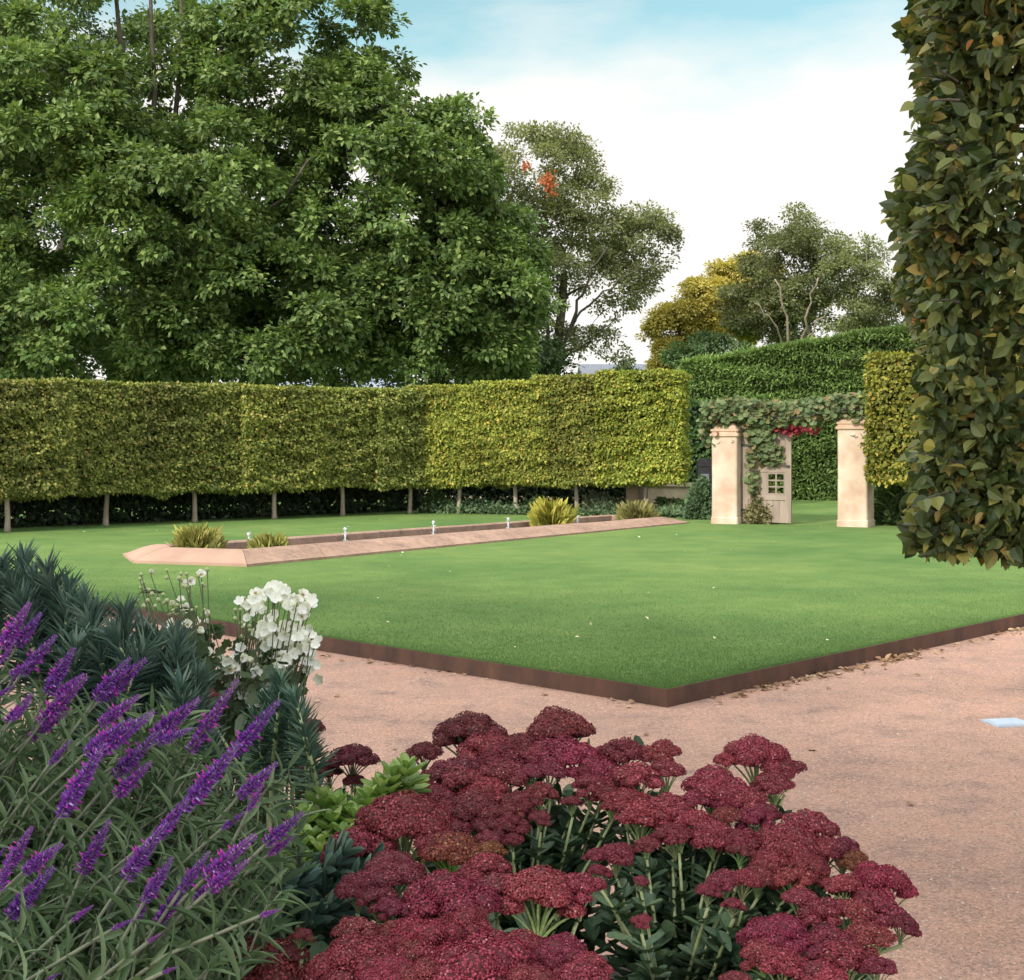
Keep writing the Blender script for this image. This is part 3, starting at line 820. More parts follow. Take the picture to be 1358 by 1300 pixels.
def vine():
    a = PL[:2]-GD*.45; c = PR[:2]+GD*.35
    root = thing('climbing_vine', 'leafy vine with reddish tips trained across the top of the gate', 'vine', (a[0], a[1], LZ))
    mb = MB(); L = np.linalg.norm(c-a); d = GD; nb = np.array([-d[1], d[0]])
    def put(n, t0, t1, zf, dz, dy, size, m=0, hang=.35, mbx=None):
        t = rng.uniform(t0, t1, n)
        P2 = a+d*(t*L)[:, None]+nb*(rng.uniform(-dy, dy, n))[:, None]
        z = zf(t)+rng.uniform(-1, 1, n)*dz
        P = np.concatenate([P2, z[:, None]], 1)
        A = rdir(n)*.6+np.array([-nb[0]*.5, -nb[1]*.5, -hang])
        Nn = np.array([-nb[0], -nb[1], .55])+rdir(n)*.55
        V, Fc = scatter(T_LOBE, P, A, Nn, size*rng.uniform(.7, 1.25, n)); (mbx or mb).add(V, Fc, m)
    top = lambda t: 2.02+.1*t+.05*np.sin(t*9)
    put(2000, 0, 1, top, .2, .3, .1)
    put(220, 0, .2, lambda t: 1.75-t*.2, .25, .2, .115)
    put(300, .27, .42, lambda t: 1.78-(t-.27)*1.2, .2, .18, .12, hang=.6)
    put(160, .27, .32, lambda t: 1.2+0*t, .55, .12, .11, hang=.6)
    put(170, .33, .47, lambda t: 1.32+0*t, .17, .1, .11, hang=.6)
    put(120, .88, 1, lambda t: 1.75+0*t, .2, .25, .12)
    o = mb.build('leaves', M['vine']); under(o, root)
    rb = MB(); put(75, .42, .56, lambda t: 1.76+0*t, .07, .2, .1, 0, .5, rb); put(16, .56, .68, lambda t: 1.74+0*t, .05, .2, .08, 0, .5, rb)
    o = rb.build('red_leaves', M['redvine']); under(o, root)
    fr = frame((a[0], a[1], 0), d)
    st = MB()
    for k in range(5):
        y = -.2+.1*k
        pts = [(x*L, y+.05*math.sin(x*7+k), 1.93+.1*x+.05*math.sin(9*x+k)) for x in np.linspace(.02, .98, 14)]
        st.add(fr(tube(pts, .018, 6)[0]), tube(pts, .018, 6)[1])
    for k in range(3):
        pts = [(.28*L+.06*math.sin(z*4+k)+k*.05, .12+.03*math.cos(z*3+k), z) for z in np.linspace(LZ-.05, 1.95, 9)]
        v, f = tube(pts, np.linspace(.03, .015, 9), 6); st.add(fr(v), f)
    under(st.build('stems', M['bark'], smooth=True), root)
    bm = MB(); v, f = box(.1*L, .96*L, -.07, .07, 1.88, 2.0); bm.add(fr(v), f)
    o = bm.build('gate_beam', M['wood']); tag(o, 'timber beam over the gate hidden in vine leaves', 'beam')
vine()

# ------------------------------------------------------------------ trees
def tree(name, label, base, lobes, trunk_r, clump_r, ntuft, nleaf, lsize, mat, bark, seed=0, group=None, tint=(1, 1, 1, 1), trunk_top=None, T=T_DIA, inner=.3, tuft_r=.3, keep=None, limbs=1.0, extra=None, sub=1, flat=.65, dome=.75, thin=1.0):
    root = thing(name, label, 'tree', base, group)
    base = np.asarray(base, float)
    Cs, Os = [], []
    for (c, r, k) in lobes:
        k = int(k*thin)
        c = np.asarray(c, float); r = np.asarray(r, float)*np.ones(3)
        d = rdir(k)
        f = np.where(rng.uniform(0, 1, k) < inner, rng.uniform(.25, .8, k), rng.uniform(.8, 1.0, k))
        P = c+d*r*f[:, None]
        ok = np.ones(k, bool)
        for (c2, r2, _) in lobes:
            if c2 is c: continue
            q = np.linalg.norm((P-np.asarray(c2))/(np.asarray(r2, float)*np.ones(3)), axis=1)
            ok &= (q > .62) | (rng.uniform(0, 1, k) < .2)
        if keep is not None: ok &= keep(P)
        Cs.append(P[ok]); Os.append(d[ok])
    Cn = np.concatenate(Cs); On = np.concatenate(Os)
    # branches: grow to clump centres from the nearest thicker node
    zt = trunk_top if trunk_top else np.mean([l[0][2] for l in lobes])
    hub = np.mean([np.asarray(l[0], float) for l in lobes], axis=0)
    nodes = []
    tb = MB()
    tz = np.linspace(base[2]-.1, zt, 9); tt = np.linspace(0, 1, 9)
    tp = np.stack([base[0]+(hub[0]-base[0])*tt**1.6*.6+.15*np.sin(tt*5+seed), base[1]+(hub[1]-base[1])*tt**1.6*.6+.1*np.cos(tt*4), tz], 1)
    tr = trunk_r*(1-.55*tt)+trunk_r*.5*np.exp(-tt*12)
    tb.add(*tube(tp, tr, 10))
    for p, r in zip(tp[3:], tr[3:]): nodes.append((p, r))
    order = np.argsort(np.linalg.norm(Cn-tp[5], axis=1))
    NP = np.array([n_[0] for n_ in nodes]); NR = np.array([n_[1] for n_ in nodes])
    nb = int(len(order)*limbs)
    sel = order if limbs >= 1 else np.sort(rng.choice(len(order), nb, replace=False))
    sel = order if limbs >= 1 else order[np.sort(rng.choice(len(order), nb, replace=False))]
    for i in sel:
        c = Cn[i]
        dist = np.linalg.norm(NP-c, axis=1)+np.maximum(NP[:, 2]-c[2]+.3, 0)*1.5
        j = int(np.argmin(dist)); s = NP[j]
        r0 = min(NR[j]*.62, .045*trunk_r/.3+.02*np.linalg.norm(c-s)*trunk_r/.3)
        mid = (s+c)/2+rdir(1)[0]*.12*np.linalg.norm(c-s)+[0, 0, .1*np.linalg.norm(c-s)]
        pts = curve3(s, mid, c, 5)
        rad = np.linspace(r0, max(.012, r0*.35), 5)
        tb.add(*tube(pts, rad, 5, False))
        NP = np.concatenate([NP, pts[1:]]); NR = np.concatenate([NR, rad[1:]])
    for (a_, b_, c_, r_) in (extra or []):
        q_ = [W(v_[0], v_[1], base[1]+v_[2]) for v_ in (a_, b_, c_)]
        r_ = r_*.7; cv = curve3(q_[0], q_[1]*1.0, q_[2], 14)+rng.normal(0, .05, (14, 3))
        tb.add(*tube(cv, np.linspace(r_, r_*.35, 14), 7))
    tb.build('trunk', bark, smooth=True)
    o = COL.objects[-1]; under(o, root)
    # tufts on every clump
    k = len(Cn)
    cr = clump_r*rng.uniform(.65, 1.3, k)
    o1 = nrm(On*.55+np.array([0, 0, .55]))
    d = rdir(k*ntuft); oo = np.repeat(o1, ntuft, 0)
    d = nrm(d+oo*dome)
    Tp = np.repeat(Cn, ntuft, 0)+d*np.repeat(cr, ntuft)[:, None]*np.array([1, 1, flat])*rng.uniform(.55, 1.05, (k*ntuft, 1))
    m = len(Tp)
    ld = rdir(m*nleaf); od = np.repeat(d, nleaf, 0)
    P = np.repeat(Tp, nleaf, 0)+ld*rng.uniform(.1, 1, (m*nleaf, 1))*tuft_r*np.array([1, 1, .6])
    A = nrm(ld*.8+od*.4+rdir(m*nleaf)*.4); A[:, 2] -= .3
    Nn = od*.5+np.array([0, 0, .75])+rdir(m*nleaf)*.55
    V, Fc = scatter(T, P, A, Nn, lsize*rng.uniform(.65, 1.3, m*nleaf))
    mb = MB().add(V, Fc)
    o = mb.build('crown', mat); o.color = tint; under(o, root)
    return root, Cn
def lob(px, py, r, Y, k, ry=None, dep=1.0):
    s = Y/F
    return (W(px, py, Y), (r*s, r*s*dep, (ry or r)*s), k)
YB = 38.0
TL = (W(205, 660, YB)[0], YB, 0)
def maple_gap(P):
    px = CX+P[:, 0]/P[:, 1]*F; py = HY-(P[:, 2]-CAMZ)/P[:, 1]*F
    hole = ((px > 130) & (px < 275) & (py < 185)) | ((px > 60) & (px < 150) & (py > 300) & (py < 350))
    return ~(hole & (rng.uniform(0, 1, len(P)) < .28))
maple_limbs = [((205, 470, 0), (190, 250, -1), (150, -40, -1.5), .2), ((205, 470, 0), (215, 230, -1.5), (195, -60, -2), .17), ((205, 470, 0), (235, 220, -1), (242, -40, -1), .17),
               ((215, 300, -1), (260, 150, -1.5), (330, -30, -1), .12), ((190, 300, -1), (110, 160, -1.5), (30, 60, -1.5), .13), ((205, 420, 0), (330, 330, -2), (420, 200, -2.5), .12), ((190, 180, -1.2), (140, 90, -1.6), (70, 10, -1.6), .07)]
tree('broadleaf_tree', 'huge broad green tree with heavy leaf clumps filling the sky above the left hedge', TL,
     [lob(150, 330, 200, YB, 75), lob(110, 60, 190, YB+1, 60), lob(395, 70, 130, YB, 50), lob(480, 265, 150, YB-1, 75), lob(575, 420, 135, YB-.5, 70, 100),
      lob(340, 425, 170, YB-2, 65, 105), lob(110, 440, 190, YB-2.5, 60, 95), lob(-110, 250, 170, YB, 40), lob(300, 200, 150, YB+1, 35), lob(588, 215, 56, YB, 20), lob(628, 335, 66, YB, 20), lob(215, 250, 110, YB-4, 30), lob(60, 190, 110, YB-4, 26)],
     .5, .78, 15, 34, .165, M['maple'], M['bark'], seed=1, trunk_top=7.0, inner=.2, tuft_r=.33, flat=.78, dome=.95, thin=1.2, keep=maple_gap, extra=maple_limbs)
tree('dark_tree', 'dark fine leaved tree seen behind the top left of the huge tree', (W(20, 660, 47)[0], 47, 0),
     [lob(30, 160, 200, 47, 55), lob(-60, -20, 200, 47, 30), lob(180, 420, 190, 46, 35, 120), lob(480, 430, 200, 46, 40, 110), lob(260, 390, 200, 48, 50, 140), lob(30, 400, 150, 48, 30, 110)], .4, .9, 14, 34, .14, M['darktree'], M['bark'], seed=2, trunk_top=9, inner=.4, tuft_r=.5)
YO = 46.0
tree('slender_tree', 'olive leaved open tree with an orange tuft right of the huge tree', (W(735, 660, YO)[0], YO, 0),
     [lob(712, 250, 72, YO, 34, 80), lob(775, 295, 66, YO, 30, 58), lob(838, 322, 48, YO-.5, 26, 54), lob(695, 390, 60, YO, 22, 90), lob(820, 385, 42, YO, 12, 46), lob(740, 210, 38, YO, 12, 34), lob(790, 455, 36, YO, 6, 26), lob(740, 350, 30, YO-1, 6), lob(672, 262, 52, YO, 18, 60), lob(690, 330, 44, YO, 12)], .26, .58, 13, 26, .11, M['olive'], M['bark'], seed=3, trunk_top=7.0, inner=.25, tuft_r=.34, tint=(.9, .95, .95, 1), extra=[((735, 600, 0), (732, 470, 0), (712, 300, -.5), .13), ((735, 520, 0), (755, 420, -1), (800, 330, -2), .11), ((752, 440, -.8), (785, 400, -1.5), (845, 350, -2), .07), ((738, 480, 0), (775, 460, -1), (820, 420, -1.5), .06)])
def orange_patch():
    root = [o for o in bpy.data.objects if o.name.startswith('slender_tree')][0]
    mb = MB()
    for (px, py, r, n) in ((699, 221, 4, 34), (726, 240, 7, 110), (729, 252, 4, 36)):
        c = W(px, py, YO-3.6); s = YO/F
        P = c+rng.normal(0, 1, (n, 3))*np.array([r*s*.7, .2, r*s*.8])
        V, Fc = scatter(T_DIA, P, rdir(n), rdir(n)+[0, -.5, .6], .14*rng.uniform(.7, 1.3, n)); mb.add(V, Fc)
    o = mb.build('orange_leaves', M['orange']); under(o, root); o['label'] = 'tuft of orange autumn leaves'
orange_patch()
YG = 52.0
tree('golden_tree', 'golden yellow rounded tree behind the left end of the conifer hedge', (W(930, 660, YG)[0], YG, 0),
     [lob(905, 445, 34, YG, 30, 38), lob(938, 408, 34, YG, 28, 36), lob(985, 375, 40, YG+1, 34, 44), lob(900, 480, 32, YG, 14, 24), lob(960, 425, 40, YG, 24, 40)], .2, .5, 16, 34, .12, M['gold'], M['bark'], seed=4, trunk_top=6, inner=.2, tuft_r=.32)
tree('feathery_tree', 'grey green feathery tree with bare pale limbs above the conifer hedge', (W(1052, 660, 50)[0], 50, 0),
     [lob(1050, 345, 66, 50, 44, 60), lob(1120, 375, 58, 50, 36, 56), lob(1010, 405, 46, 49.5, 24, 42), lob(1090, 425, 80, 50, 34, 34), lob(1170, 430, 40, 50, 16, 34)], .22, .55, 13, 30, .11, M['olive'], M['bark_pale'], seed=5, trunk_top=6.3, inner=.2, tuft_r=.34, tint=(.8, .86, .82, 1), extra=[((1056, 560, 0), (1056, 450, -2), (1030, 370, -2.8), .1), ((1056, 520, 0), (1062, 430, -2), (1085, 370, -2.8), .09), ((1056, 500, 0), (1040, 440, -2.5), (1000, 400, -2.8), .06), ((1060, 480, -.5), (1075, 430, -2.5), (1110, 400, -2.8), .06)])
tree('low_tree', 'low blue green tree between the golden tree and the conifer hedge', (W(965, 660, 47)[0], 47, 0),
     [lob(958, 458, 34, 47, 12, 26), lob(905, 478, 20, 47, 6, 16)], .15, .45, 11, 20, .12, M['darktree'], M['bark'], seed=6, trunk_top=4.3, inner=.2, tuft_r=.3, tint=(1.7, 1.7, 1.8, 1))
tree('small_conifer', 'small dark pointed tree beside the distant white house', (W(831, 660, 58)[0], 58, 0),
     [lob(831, 494, 11, 58, 10, 16), lob(831, 510, 16, 58, 8, 16)], .1, .3, 10, 16, .13, M['darktree'], M['bark'], seed=7, trunk_top=4.2, tuft_r=.2)
tree('filler_tree', 'dark spreading tree low behind the inner corner of the hedge', (W(640, 660, 43)[0], 43, 0),
     [lob(640, 470, 100, 43, 40, 40), lob(705, 485, 40, 44, 12, 24)], .2, .6, 11, 20, .15, M['darktree'], M['bark'], seed=8, trunk_top=3.8, tuft_r=.36)

# ------------------------------------------------------------------ houses far behind
def house(label, px0, px1, ridge_py, eave_py, Y, dep, wall, roof, gable_front=False, chim=True):
    x0, x1 = W(px0, 0, Y)[0], W(px1, 0, Y)[0]
    zr = W(0, ridge_py, Y)[2]; ze = W(0, eave_py, Y)[2]
    cx = (x0+x1)/2; hw = (x1-x0)/2
    root = thing('house', label, 'house', (cx, Y+dep/2, 0))
    mb = MB()
    if gable_front:
        pr = [(-hw, 0), (hw, 0), (hw, ze), (0, zr), (-hw, ze)]
        V = [(x, -dep/2, z) for x, z in pr]+[(x, dep/2, z) for x, z in pr]
        mb.add(V, [(0, 1, 2, 3, 4), (9, 8, 7, 6, 5), (0, 4, 9, 5), (2, 1, 6, 7)])
        mb.build('wall', wall, root)
        rb = MB(); t = .12; o = .25
        for s in (-1, 1):
            sl = (zr-ze)/hw
            a = np.array([(0, -dep/2-o, zr), (s*(hw+o), -dep/2-o, ze-o*sl), (s*(hw+o), dep/2+o, ze-o*sl), (0, dep/2+o, zr)])
            V = np.concatenate([a+[0, 0, .01], a+[0, 0, t]])
            rb.add(V, [(0, 1, 2, 3), (4, 5, 6, 7), (0, 1, 5, 4), (1, 2, 6, 5), (2, 3, 7, 6), (3, 0, 4, 7)])
    else:
        pr = [(-dep/2, 0), (dep/2, 0), (dep/2, ze), (0, zr), (-dep/2, ze)]
        V = [(-hw, y, z) for y, z in pr]+[(hw, y, z) for y, z in pr]
        mb.add(V, [(0, 4, 3, 2, 1), (5, 6, 7, 8, 9), (0, 5, 9, 4), (1, 2, 7, 6)])
        mb.build('wall', wall, root)
        rb = MB(); t = .12; o = .3
        for s in (-1, 1):
            sl = (zr-ze)/(dep/2)
            a = np.array([(-hw-o, 0, zr), (-hw-o, s*(dep/2+o), ze-o*sl), (hw+o, s*(dep/2+o), ze-o*sl), (hw+o, 0, zr)])
            V = np.concatenate([a+[0, 0, .01], a+[0, 0, t]])
            rb.add(V, [(0, 1, 2, 3), (4, 5, 6, 7), (0, 1, 5, 4), (1, 2, 6, 5), (2, 3, 7, 6), (3, 0, 4, 7)])
    rf = rb.build('roof', roof, root)
    if chim:
        v, f = box(hw*.4, hw*.4+.5, -.25, .25, ze, zr+.45); MB().add(v, f).build('chimney', wall, rf)
    for k in (-.5, .5):
        x = k*hw
        w = MB(); v, f = box(x-.4, x+.4, -dep/2-.05, -dep/2+.02, 1.0, 2.2); w.add(v, f)
        wn = w.build('window', M['white'], root)
        v, f = box(x-.33, x+.33, -dep/2-.07, -dep/2-.051, 1.07, 2.13); MB().add(v, f).build('pane', M['glass'], wn)
    v, f = box(-.45, .45, -dep/2-.06, -dep/2+.02, 0, 2.05); MB().add(v, f).build('door', M['wood'], root)
house('white walled house with dark grey roof peeping over the hedge left of the golden tree', 780, 856, 482, 500, 66, 6, M['white'], M['slate'], chim=True)
house('house with pale blue grey roof glimpsed under the huge tree', 330, 520, 488, 520, 60, 8, M['white'], M['bluegrey'], chim=False)

# ------------------------------------------------------------------ near hornbeam on the right
def near_hornbeam():
    L, D, z0, z1 = 2.3, 1.3, 1.24, 4.3
    fr = frame((1.265, 4.25, 0), (.961, -.276))
    b0 = fr(np.array([[L*.55, D*.5, 0]]))[0]
    root = thing('near_hornbeam', 'large clipped hornbeam with olive and yellow leaves overhanging the gravel at the right edge', 'tree', b0)
    mb = MB()
    n = 90000
    a = rng.uniform(0, 1, n); b_ = rng.uniform(z0, z1, n)
    side = rng.choice(5, n, p=[.52, .18, .05, .07, .18])
    P = np.zeros((n, 3)); Nr = np.zeros((n, 3))
    for k, (f, nn) in enumerate([((a*L, 0*a, b_), (0, -1, 0)), ((0*a, a*D, b_), (-1, 0, 0)), ((0*a+L, a*D, b_), (1, 0, 0)), ((a*L, 0*a+D, b_), (0, 1, 0)), ((a*L, rng.uniform(0, D, n), 0*a+z0), (0, 0, -1))]):
        m = side == k
        P[m] = np.stack(f, 1)[m]; Nr[m] = nn
    disp = .085*wav(P*[1, 1, 1.5], 4.6, 80)+.05*wav(P*[1, 1, 1.3], 10, 81)-np.abs(rng.normal(0, .13, n))
    P += Nr*disp[:, None]
    P[:, 0] -= np.where(P[:, 0] < .5, .05*np.clip(2.3-P[:, 2], 0, 1), 0)
    P[:, 0] += np.where(P[:, 0] < .3, .025*wav(P, 3.2, 84)+.03*np.clip((P[:, 2]-2.4), 0, 2), 0)
    thin = (wav(P*[1, .3, 1], 6.5, 83) > .95) & (rng.uniform(0, 1, n) < .9)
    P = P[~thin]; Nr = Nr[~thin]; n = len(P)
    ex = fr(np.array([[1, 0, 0]]))[0]-fr(np.array([[0, 0, 0]]))[0]; ey = fr(np.array([[0, 1, 0]]))[0]-fr(np.array([[0, 0, 0]]))[0]
    Nr = Nr[:, 0:1]*ex+Nr[:, 1:2]*ey+Nr[:, 2:3]*np.array([0, 0, 1.0])
    P = fr(P)
    A = Nr*.45+rdir(n)*.95+[-.12, 0, -.3]
    V, Fc = scatter(T_OVAL, P, A, Nr*.55+rdir(n)*.7+[0, 0, .55], .027+.038*rng.uniform(0, 1, n)**1.1); mb.add(V, Fc)
    for i in rng.choice(np.where(Nr[:, 2] > -.5)[0], 160, replace=False):
        e = P[i]; s_ = e-Nr[i]*rng.uniform(.2, .4)+rdir(1)[0]*.07
        mb.add(*tube(curve3(s_, (s_+e)/2+rdir(1)[0]*.03, e, 4), [.005, .004, .003, .002], 4, False), 1)
    for j in range(46):                    # stray shoots beyond the clipped end
        z = rng.uniform(z0+.02, 3.3); s_ = fr(np.array([[.08, rng.uniform(-.05, .4), z]]))[0]
        d = nrm(np.array([-1, -.15, .1])+rng.normal(0, .3, 3)); ln = rng.uniform(.06, .17)
        e = s_+d*ln
        mb.add(*tube(curve3(s_, (s_+e)/2+[0, 0, .015], e, 5), [.004, .0035, .003, .002, .0015], 4, False), 1)
        m = 5; t = np.linspace(.35, 1, m)[:, None]
        PP = s_+(e-s_)*t; sg = np.where(np.arange(m) % 2, 1, -1)[:, None]
        sdv = nrm(np.cross(d, [0, 0, 1]))
        V, Fc = scatter(T_OVAL, PP, d*.7+sdv*sg*.7+[0, 0, -.25], np.array([0, -.5, .8])+rdir(m)*.4, rng.uniform(.045, .075, m)); mb.add(V, Fc)
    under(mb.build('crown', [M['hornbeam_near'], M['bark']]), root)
    bb = MB(); trunk_to(bb, b0[0], b0[1], -.05, z0+.3, .075, .06, .02)
    bb.add(*tube([(b0[0], b0[1], z0+.2), (b0[0]-.05, b0[1], 2.8), (b0[0], b0[1], 4.1)], [.06, .045, .02], 8))
    for h in np.arange(z0+.1, z1-.2, .28):
        for s_ in (-1, 1):
            e = fr(np.array([[L*.55+s_*(L*.4+rng.uniform(-.1, .02)), D*.5+rng.uniform(-.45, .45), h+rng.uniform(.05, .3)]]))[0]
            bb.add(*tube(curve3((b0[0], b0[1], h-.1), ((b0[0]+e[0])/2, (b0[1]+e[1])/2, h), e, 6), np.linspace(.017, .004, 6), 6))
    under(bb.build('trunk', M['bark'], smooth=True), root)
near_hornbeam()

# shade trees behind the viewpoint, their shadow lies over the bed, the gravel and the near lawn
def shade(base, c, r, k, seed, label):
    tree('shade_tree', label, base, [(c, r, k)], .3, 1.0, 8, 14, .26, M['darktree'], M['bark'], seed=seed, trunk_top=c[2]-2, tuft_r=.5)
shade((-16.0, -7.8, 0), np.array([-15.5, -7.2, 12.0]), (4.8, 4.8, 3.6), 120, 90, 'tall leafy tree rising far behind the flower bed on the left')
shade((-11.4, -10.8, 0), np.array([-10.9, -10.2, 12.0]), (4.6, 4.6, 3.6), 120, 91, 'tall leafy tree rising behind the flower bed')

# ------------------------------------------------------------------ foreground: stonecrop (sedum)
def head_mesh(seed, dense=1.0, fl=1.0):
    r = np.random.default_rng(seed)
    mb = MB()
    nsub = r.integers(11, 17)
    P = []
    for i in range(nsub):
        t = (i+.5)/nsub; rad = math.sqrt(t)*.37*r.uniform(.9, 1.1); a = i*2.39996+r.uniform(-.3, .3)
        P.append((rad*math.cos(a), rad*math.sin(a), (.34*(1-(rad/.44)**2)-.08)+r.uniform(-.04, .03)))
    star = []
    for k in range(5):
        a = k*2*math.pi/5
        star.append((math.cos(a), math.sin(a), .45))
    star += [(0, 0, .75), (0, 0, -.6)]
    star_f = [(k, (k+1) % 5, 5) for k in range(5)]+[((k+1) % 5, k, 6) for k in range(5)]
    for p in P:
        p = np.array(p); R0 = r.uniform(.14, .2)
        out = nrm(p*[1, 1, .3]+[0, 0, .35])
        # lumpy core
        rings = []; 
        for z, q in ((-.35, .55), (0, .86), (.35, .8), (.6, .5), (.7, 0.05)):
            a = np.arange(9)*2*np.pi/9
            rings.append(np.stack([p[0]+R0*q*np.cos(a), p[1]+R0*q*np.sin(a), np.full(9, p[2]+R0*.92*z)], 1))
        V = np.concatenate(rings); Fc = [(i*9+k, i*9+(k+1) % 9, (i+1)*9+(k+1) % 9, (i+1)*9+k) for i in range(4) for k in range(9)]
        mb.add(V, Fc, 1)
        n = int(230*dense)
        d = nrm(r.normal(size=(n, 3))); d[:, 2] = np.abs(d[:, 2])-.22; d = nrm(d)
        Q = p+d*[R0, R0, R0*.85]*r.uniform(.88, 1.06, (n, 1))
        x = nrm(np.cross(d, r.normal(size=(n, 3))))
        # template's up axis follows the dome normal
        V, Fc = scatter((star, star_f), Q, x, d+r.normal(0, .25, (n, 3)), fl*r.uniform(.013, .022, n)); mb.add(V, Fc, 0)
        # pedicel
        b0 = np.array([0, 0, -.46])
        mb.add(*tube(curve3(b0, (p*[.45, .45, 1]+b0)/2+[0, 0, -.02], p-[0, 0, R0*.3], 5), [.022, .018, .016, .014, .012], 5, False), 2)
    me = mb.build('flower_head', [M['floret'], M['floretcore'], M['stemg']])
    d = me.data; bpy.data.objects.remove(me); return d
HEADS = [head_mesh(200+i) for i in range(7)]
BIG = [head_mesh(240+i, 2.3, .64) for i in range(4)]
def tuple_fix(mb): pass
def sedum(label, base, heads, leaf_n=9, tone=(1, 1, 1, 1), Yf=None, lean=.0, bulk=900, fill=.6):
    root = thing('stonecrop', label, 'plant', base, 'burgundy stonecrop plants in the flower bed')
    base = np.array(base, float)
    lv = MB()
    more = []
    for h in heads:
        if h[2] > 42 and random.random() < fill and h[1] < 1270:
            more.append((h[0]+random.choice((-1, 1))*h[2]*random.uniform(.4, .75), h[1]+h[2]*random.uniform(.25, .5), h[2]*random.uniform(.5, .8), (.75, .8, .78)))
    heads = list(heads)+more
    for i, h in enumerate(heads):
        px, py, w = h[:3]; tint = h[3] if len(h) > 3 else None
        Y = Yf(px, py); p = W(px, py, Y); D = w*Y/F*1.22
        o = link('flower_head', BIG[i % 4] if w > 72 else HEADS[i % len(HEADS)], root)
        o.location = p-base+[0, 0, -.17*D]
        o.scale = (D, D, D*random.uniform(.85, 1.05))
        lx = (p[0]-base[0])*.6; ly = (p[1]-base[1])*.4
        o.rotation_euler = (-ly*.5+random.uniform(-.15, .15)+.12, lx*.55+random.uniform(-.15, .15), random.uniform(0, 6.28))
        v = random.uniform(.8, 1.15)
        c = tint or (1, 1, 1)
        o.color = (tone[0]*c[0]*v, tone[1]*c[1]*v*random.uniform(.8, 1.3), tone[2]*c[2]*v*random.uniform(.85, 1.15), 1)
        # stem
        top = o.location+Vector((0, 0, -.44*D)); top = np.array(top)
        g0 = np.array([(p[0]-base[0])*.06+random.uniform(-.03, .03), random.uniform(-.03, .03), -.03]); s = g0+[(p[0]-base[0])*.06, (p[1]-base[1])*.2, .2]
        ctrl = s*.45+top*.55+np.array([(top[0]-s[0])*random.uniform(-.12, .1), random.uniform(-.03, .03), random.uniform(-.03, .02)])
        pts = np.concatenate([[g0, (g0+s)/2], curve3(s, ctrl, top, 9)])
        st = MB(); st.add(*tube(pts, np.linspace(.0054, .0032, 11), 6))
        st.build('stem', M['stemg'], root, True)
        # leaves in whorls up the stem
        m = leaf_n*2
        t = np.repeat(rng.uniform(.25, .93, leaf_n), 2); ph = rng.uniform(0, 6.28, m); ph[1::2] = ph[0::2]+math.pi
        q = (1-t)[:, None]**2*s+2*(t*(1-t))[:, None]*ctrl+(t*t)[:, None]*top
        A = np.stack([np.cos(ph), np.sin(ph), .35+0*ph], 1)
        V, Fc = scatter(T_OVATE, q, A, np.array([0, 0, 1.0])+rdir(m)*.2, rng.uniform(.03, .055, m)*(1.25-.45*t)); lv.add(V, Fc)
    m = bulk
    HP = np.array([W(h[0], h[1], Yf(h[0], h[1])) for h in heads])-base
    q = HP[rng.integers(0, len(HP), m)]*rng.uniform(.2, .86, (m, 1))**np.array([.6, .6, 1])+rng.normal(0, .035, (m, 3))
    q[:, 1] += .05+np.abs(rng.normal(0, .09, m)); q[:, 2] -= .06
    q = q[q[:, 2] > .01]; m = len(q)
    A = rdir(m); A[:, 2] = np.abs(A[:, 2])*.5
    V, Fc = scatter(T_OVATE, q, A, np.array([0, 0, 1.0])+rdir(m)*.35, rng.uniform(.045, .075, m)); lv.add(V, Fc)
    lv.build('leaves', M['sedumleaf'], root)
    return root
dk = (.6, .7, .62); br = (.75, 1.6, .5); md = (.8, .85, .82)
# small dark plant at the back left
sedum('small dark maroon stonecrop standing alone beside the anemone', (W(440, 1100, 3.6)[0], 3.6, .28),
      [(467, 1000, 54, dk), (470, 1033, 30, dk), (434, 1021, 34, dk), (402, 1016, 40, dk), (408, 990, 34, dk), (385, 975, 36, dk), (273, 921, 30, (.7, .6, .6)), (412, 962, 34, dk)], 8, Yf=lambda x, y: 3.6, bulk=160)
Yb = lambda x, y: 3.35-(y-950)*.0028
back = [(562, 994, 43, dk), (621, 966, 84, dk), (646, 988, 74), (742, 963, 84, md), (708, 997, 44), (767, 998, 66), (736, 991, 66), (596, 1019, 66, md), (535, 1041, 44, md), (556, 1045, 52, md),
        (615, 1036, 66), (671, 1019, 58), (634, 1072, 78, md), (590, 1075, 42), (677, 1093, 46, md), (702, 1022, 40, md), (717, 1050, 40, md), (782, 1041, 44), (640, 1045, 60), (690, 1060, 50, md), (655, 1095, 44, dk), (580, 1055, 50, md),
        (800, 1020, 56), (812, 1052, 50), (810, 1000, 46)]
sedum('tall burgundy stonecrop whose heads stand against the gravel, behind the largest heads', (W(690, 1330, 3.0)[0], 3.0, .29), back, 12, Yf=Yb, bulk=1500)
Yr = lambda x, y: 3.2-(y-990)*.0027
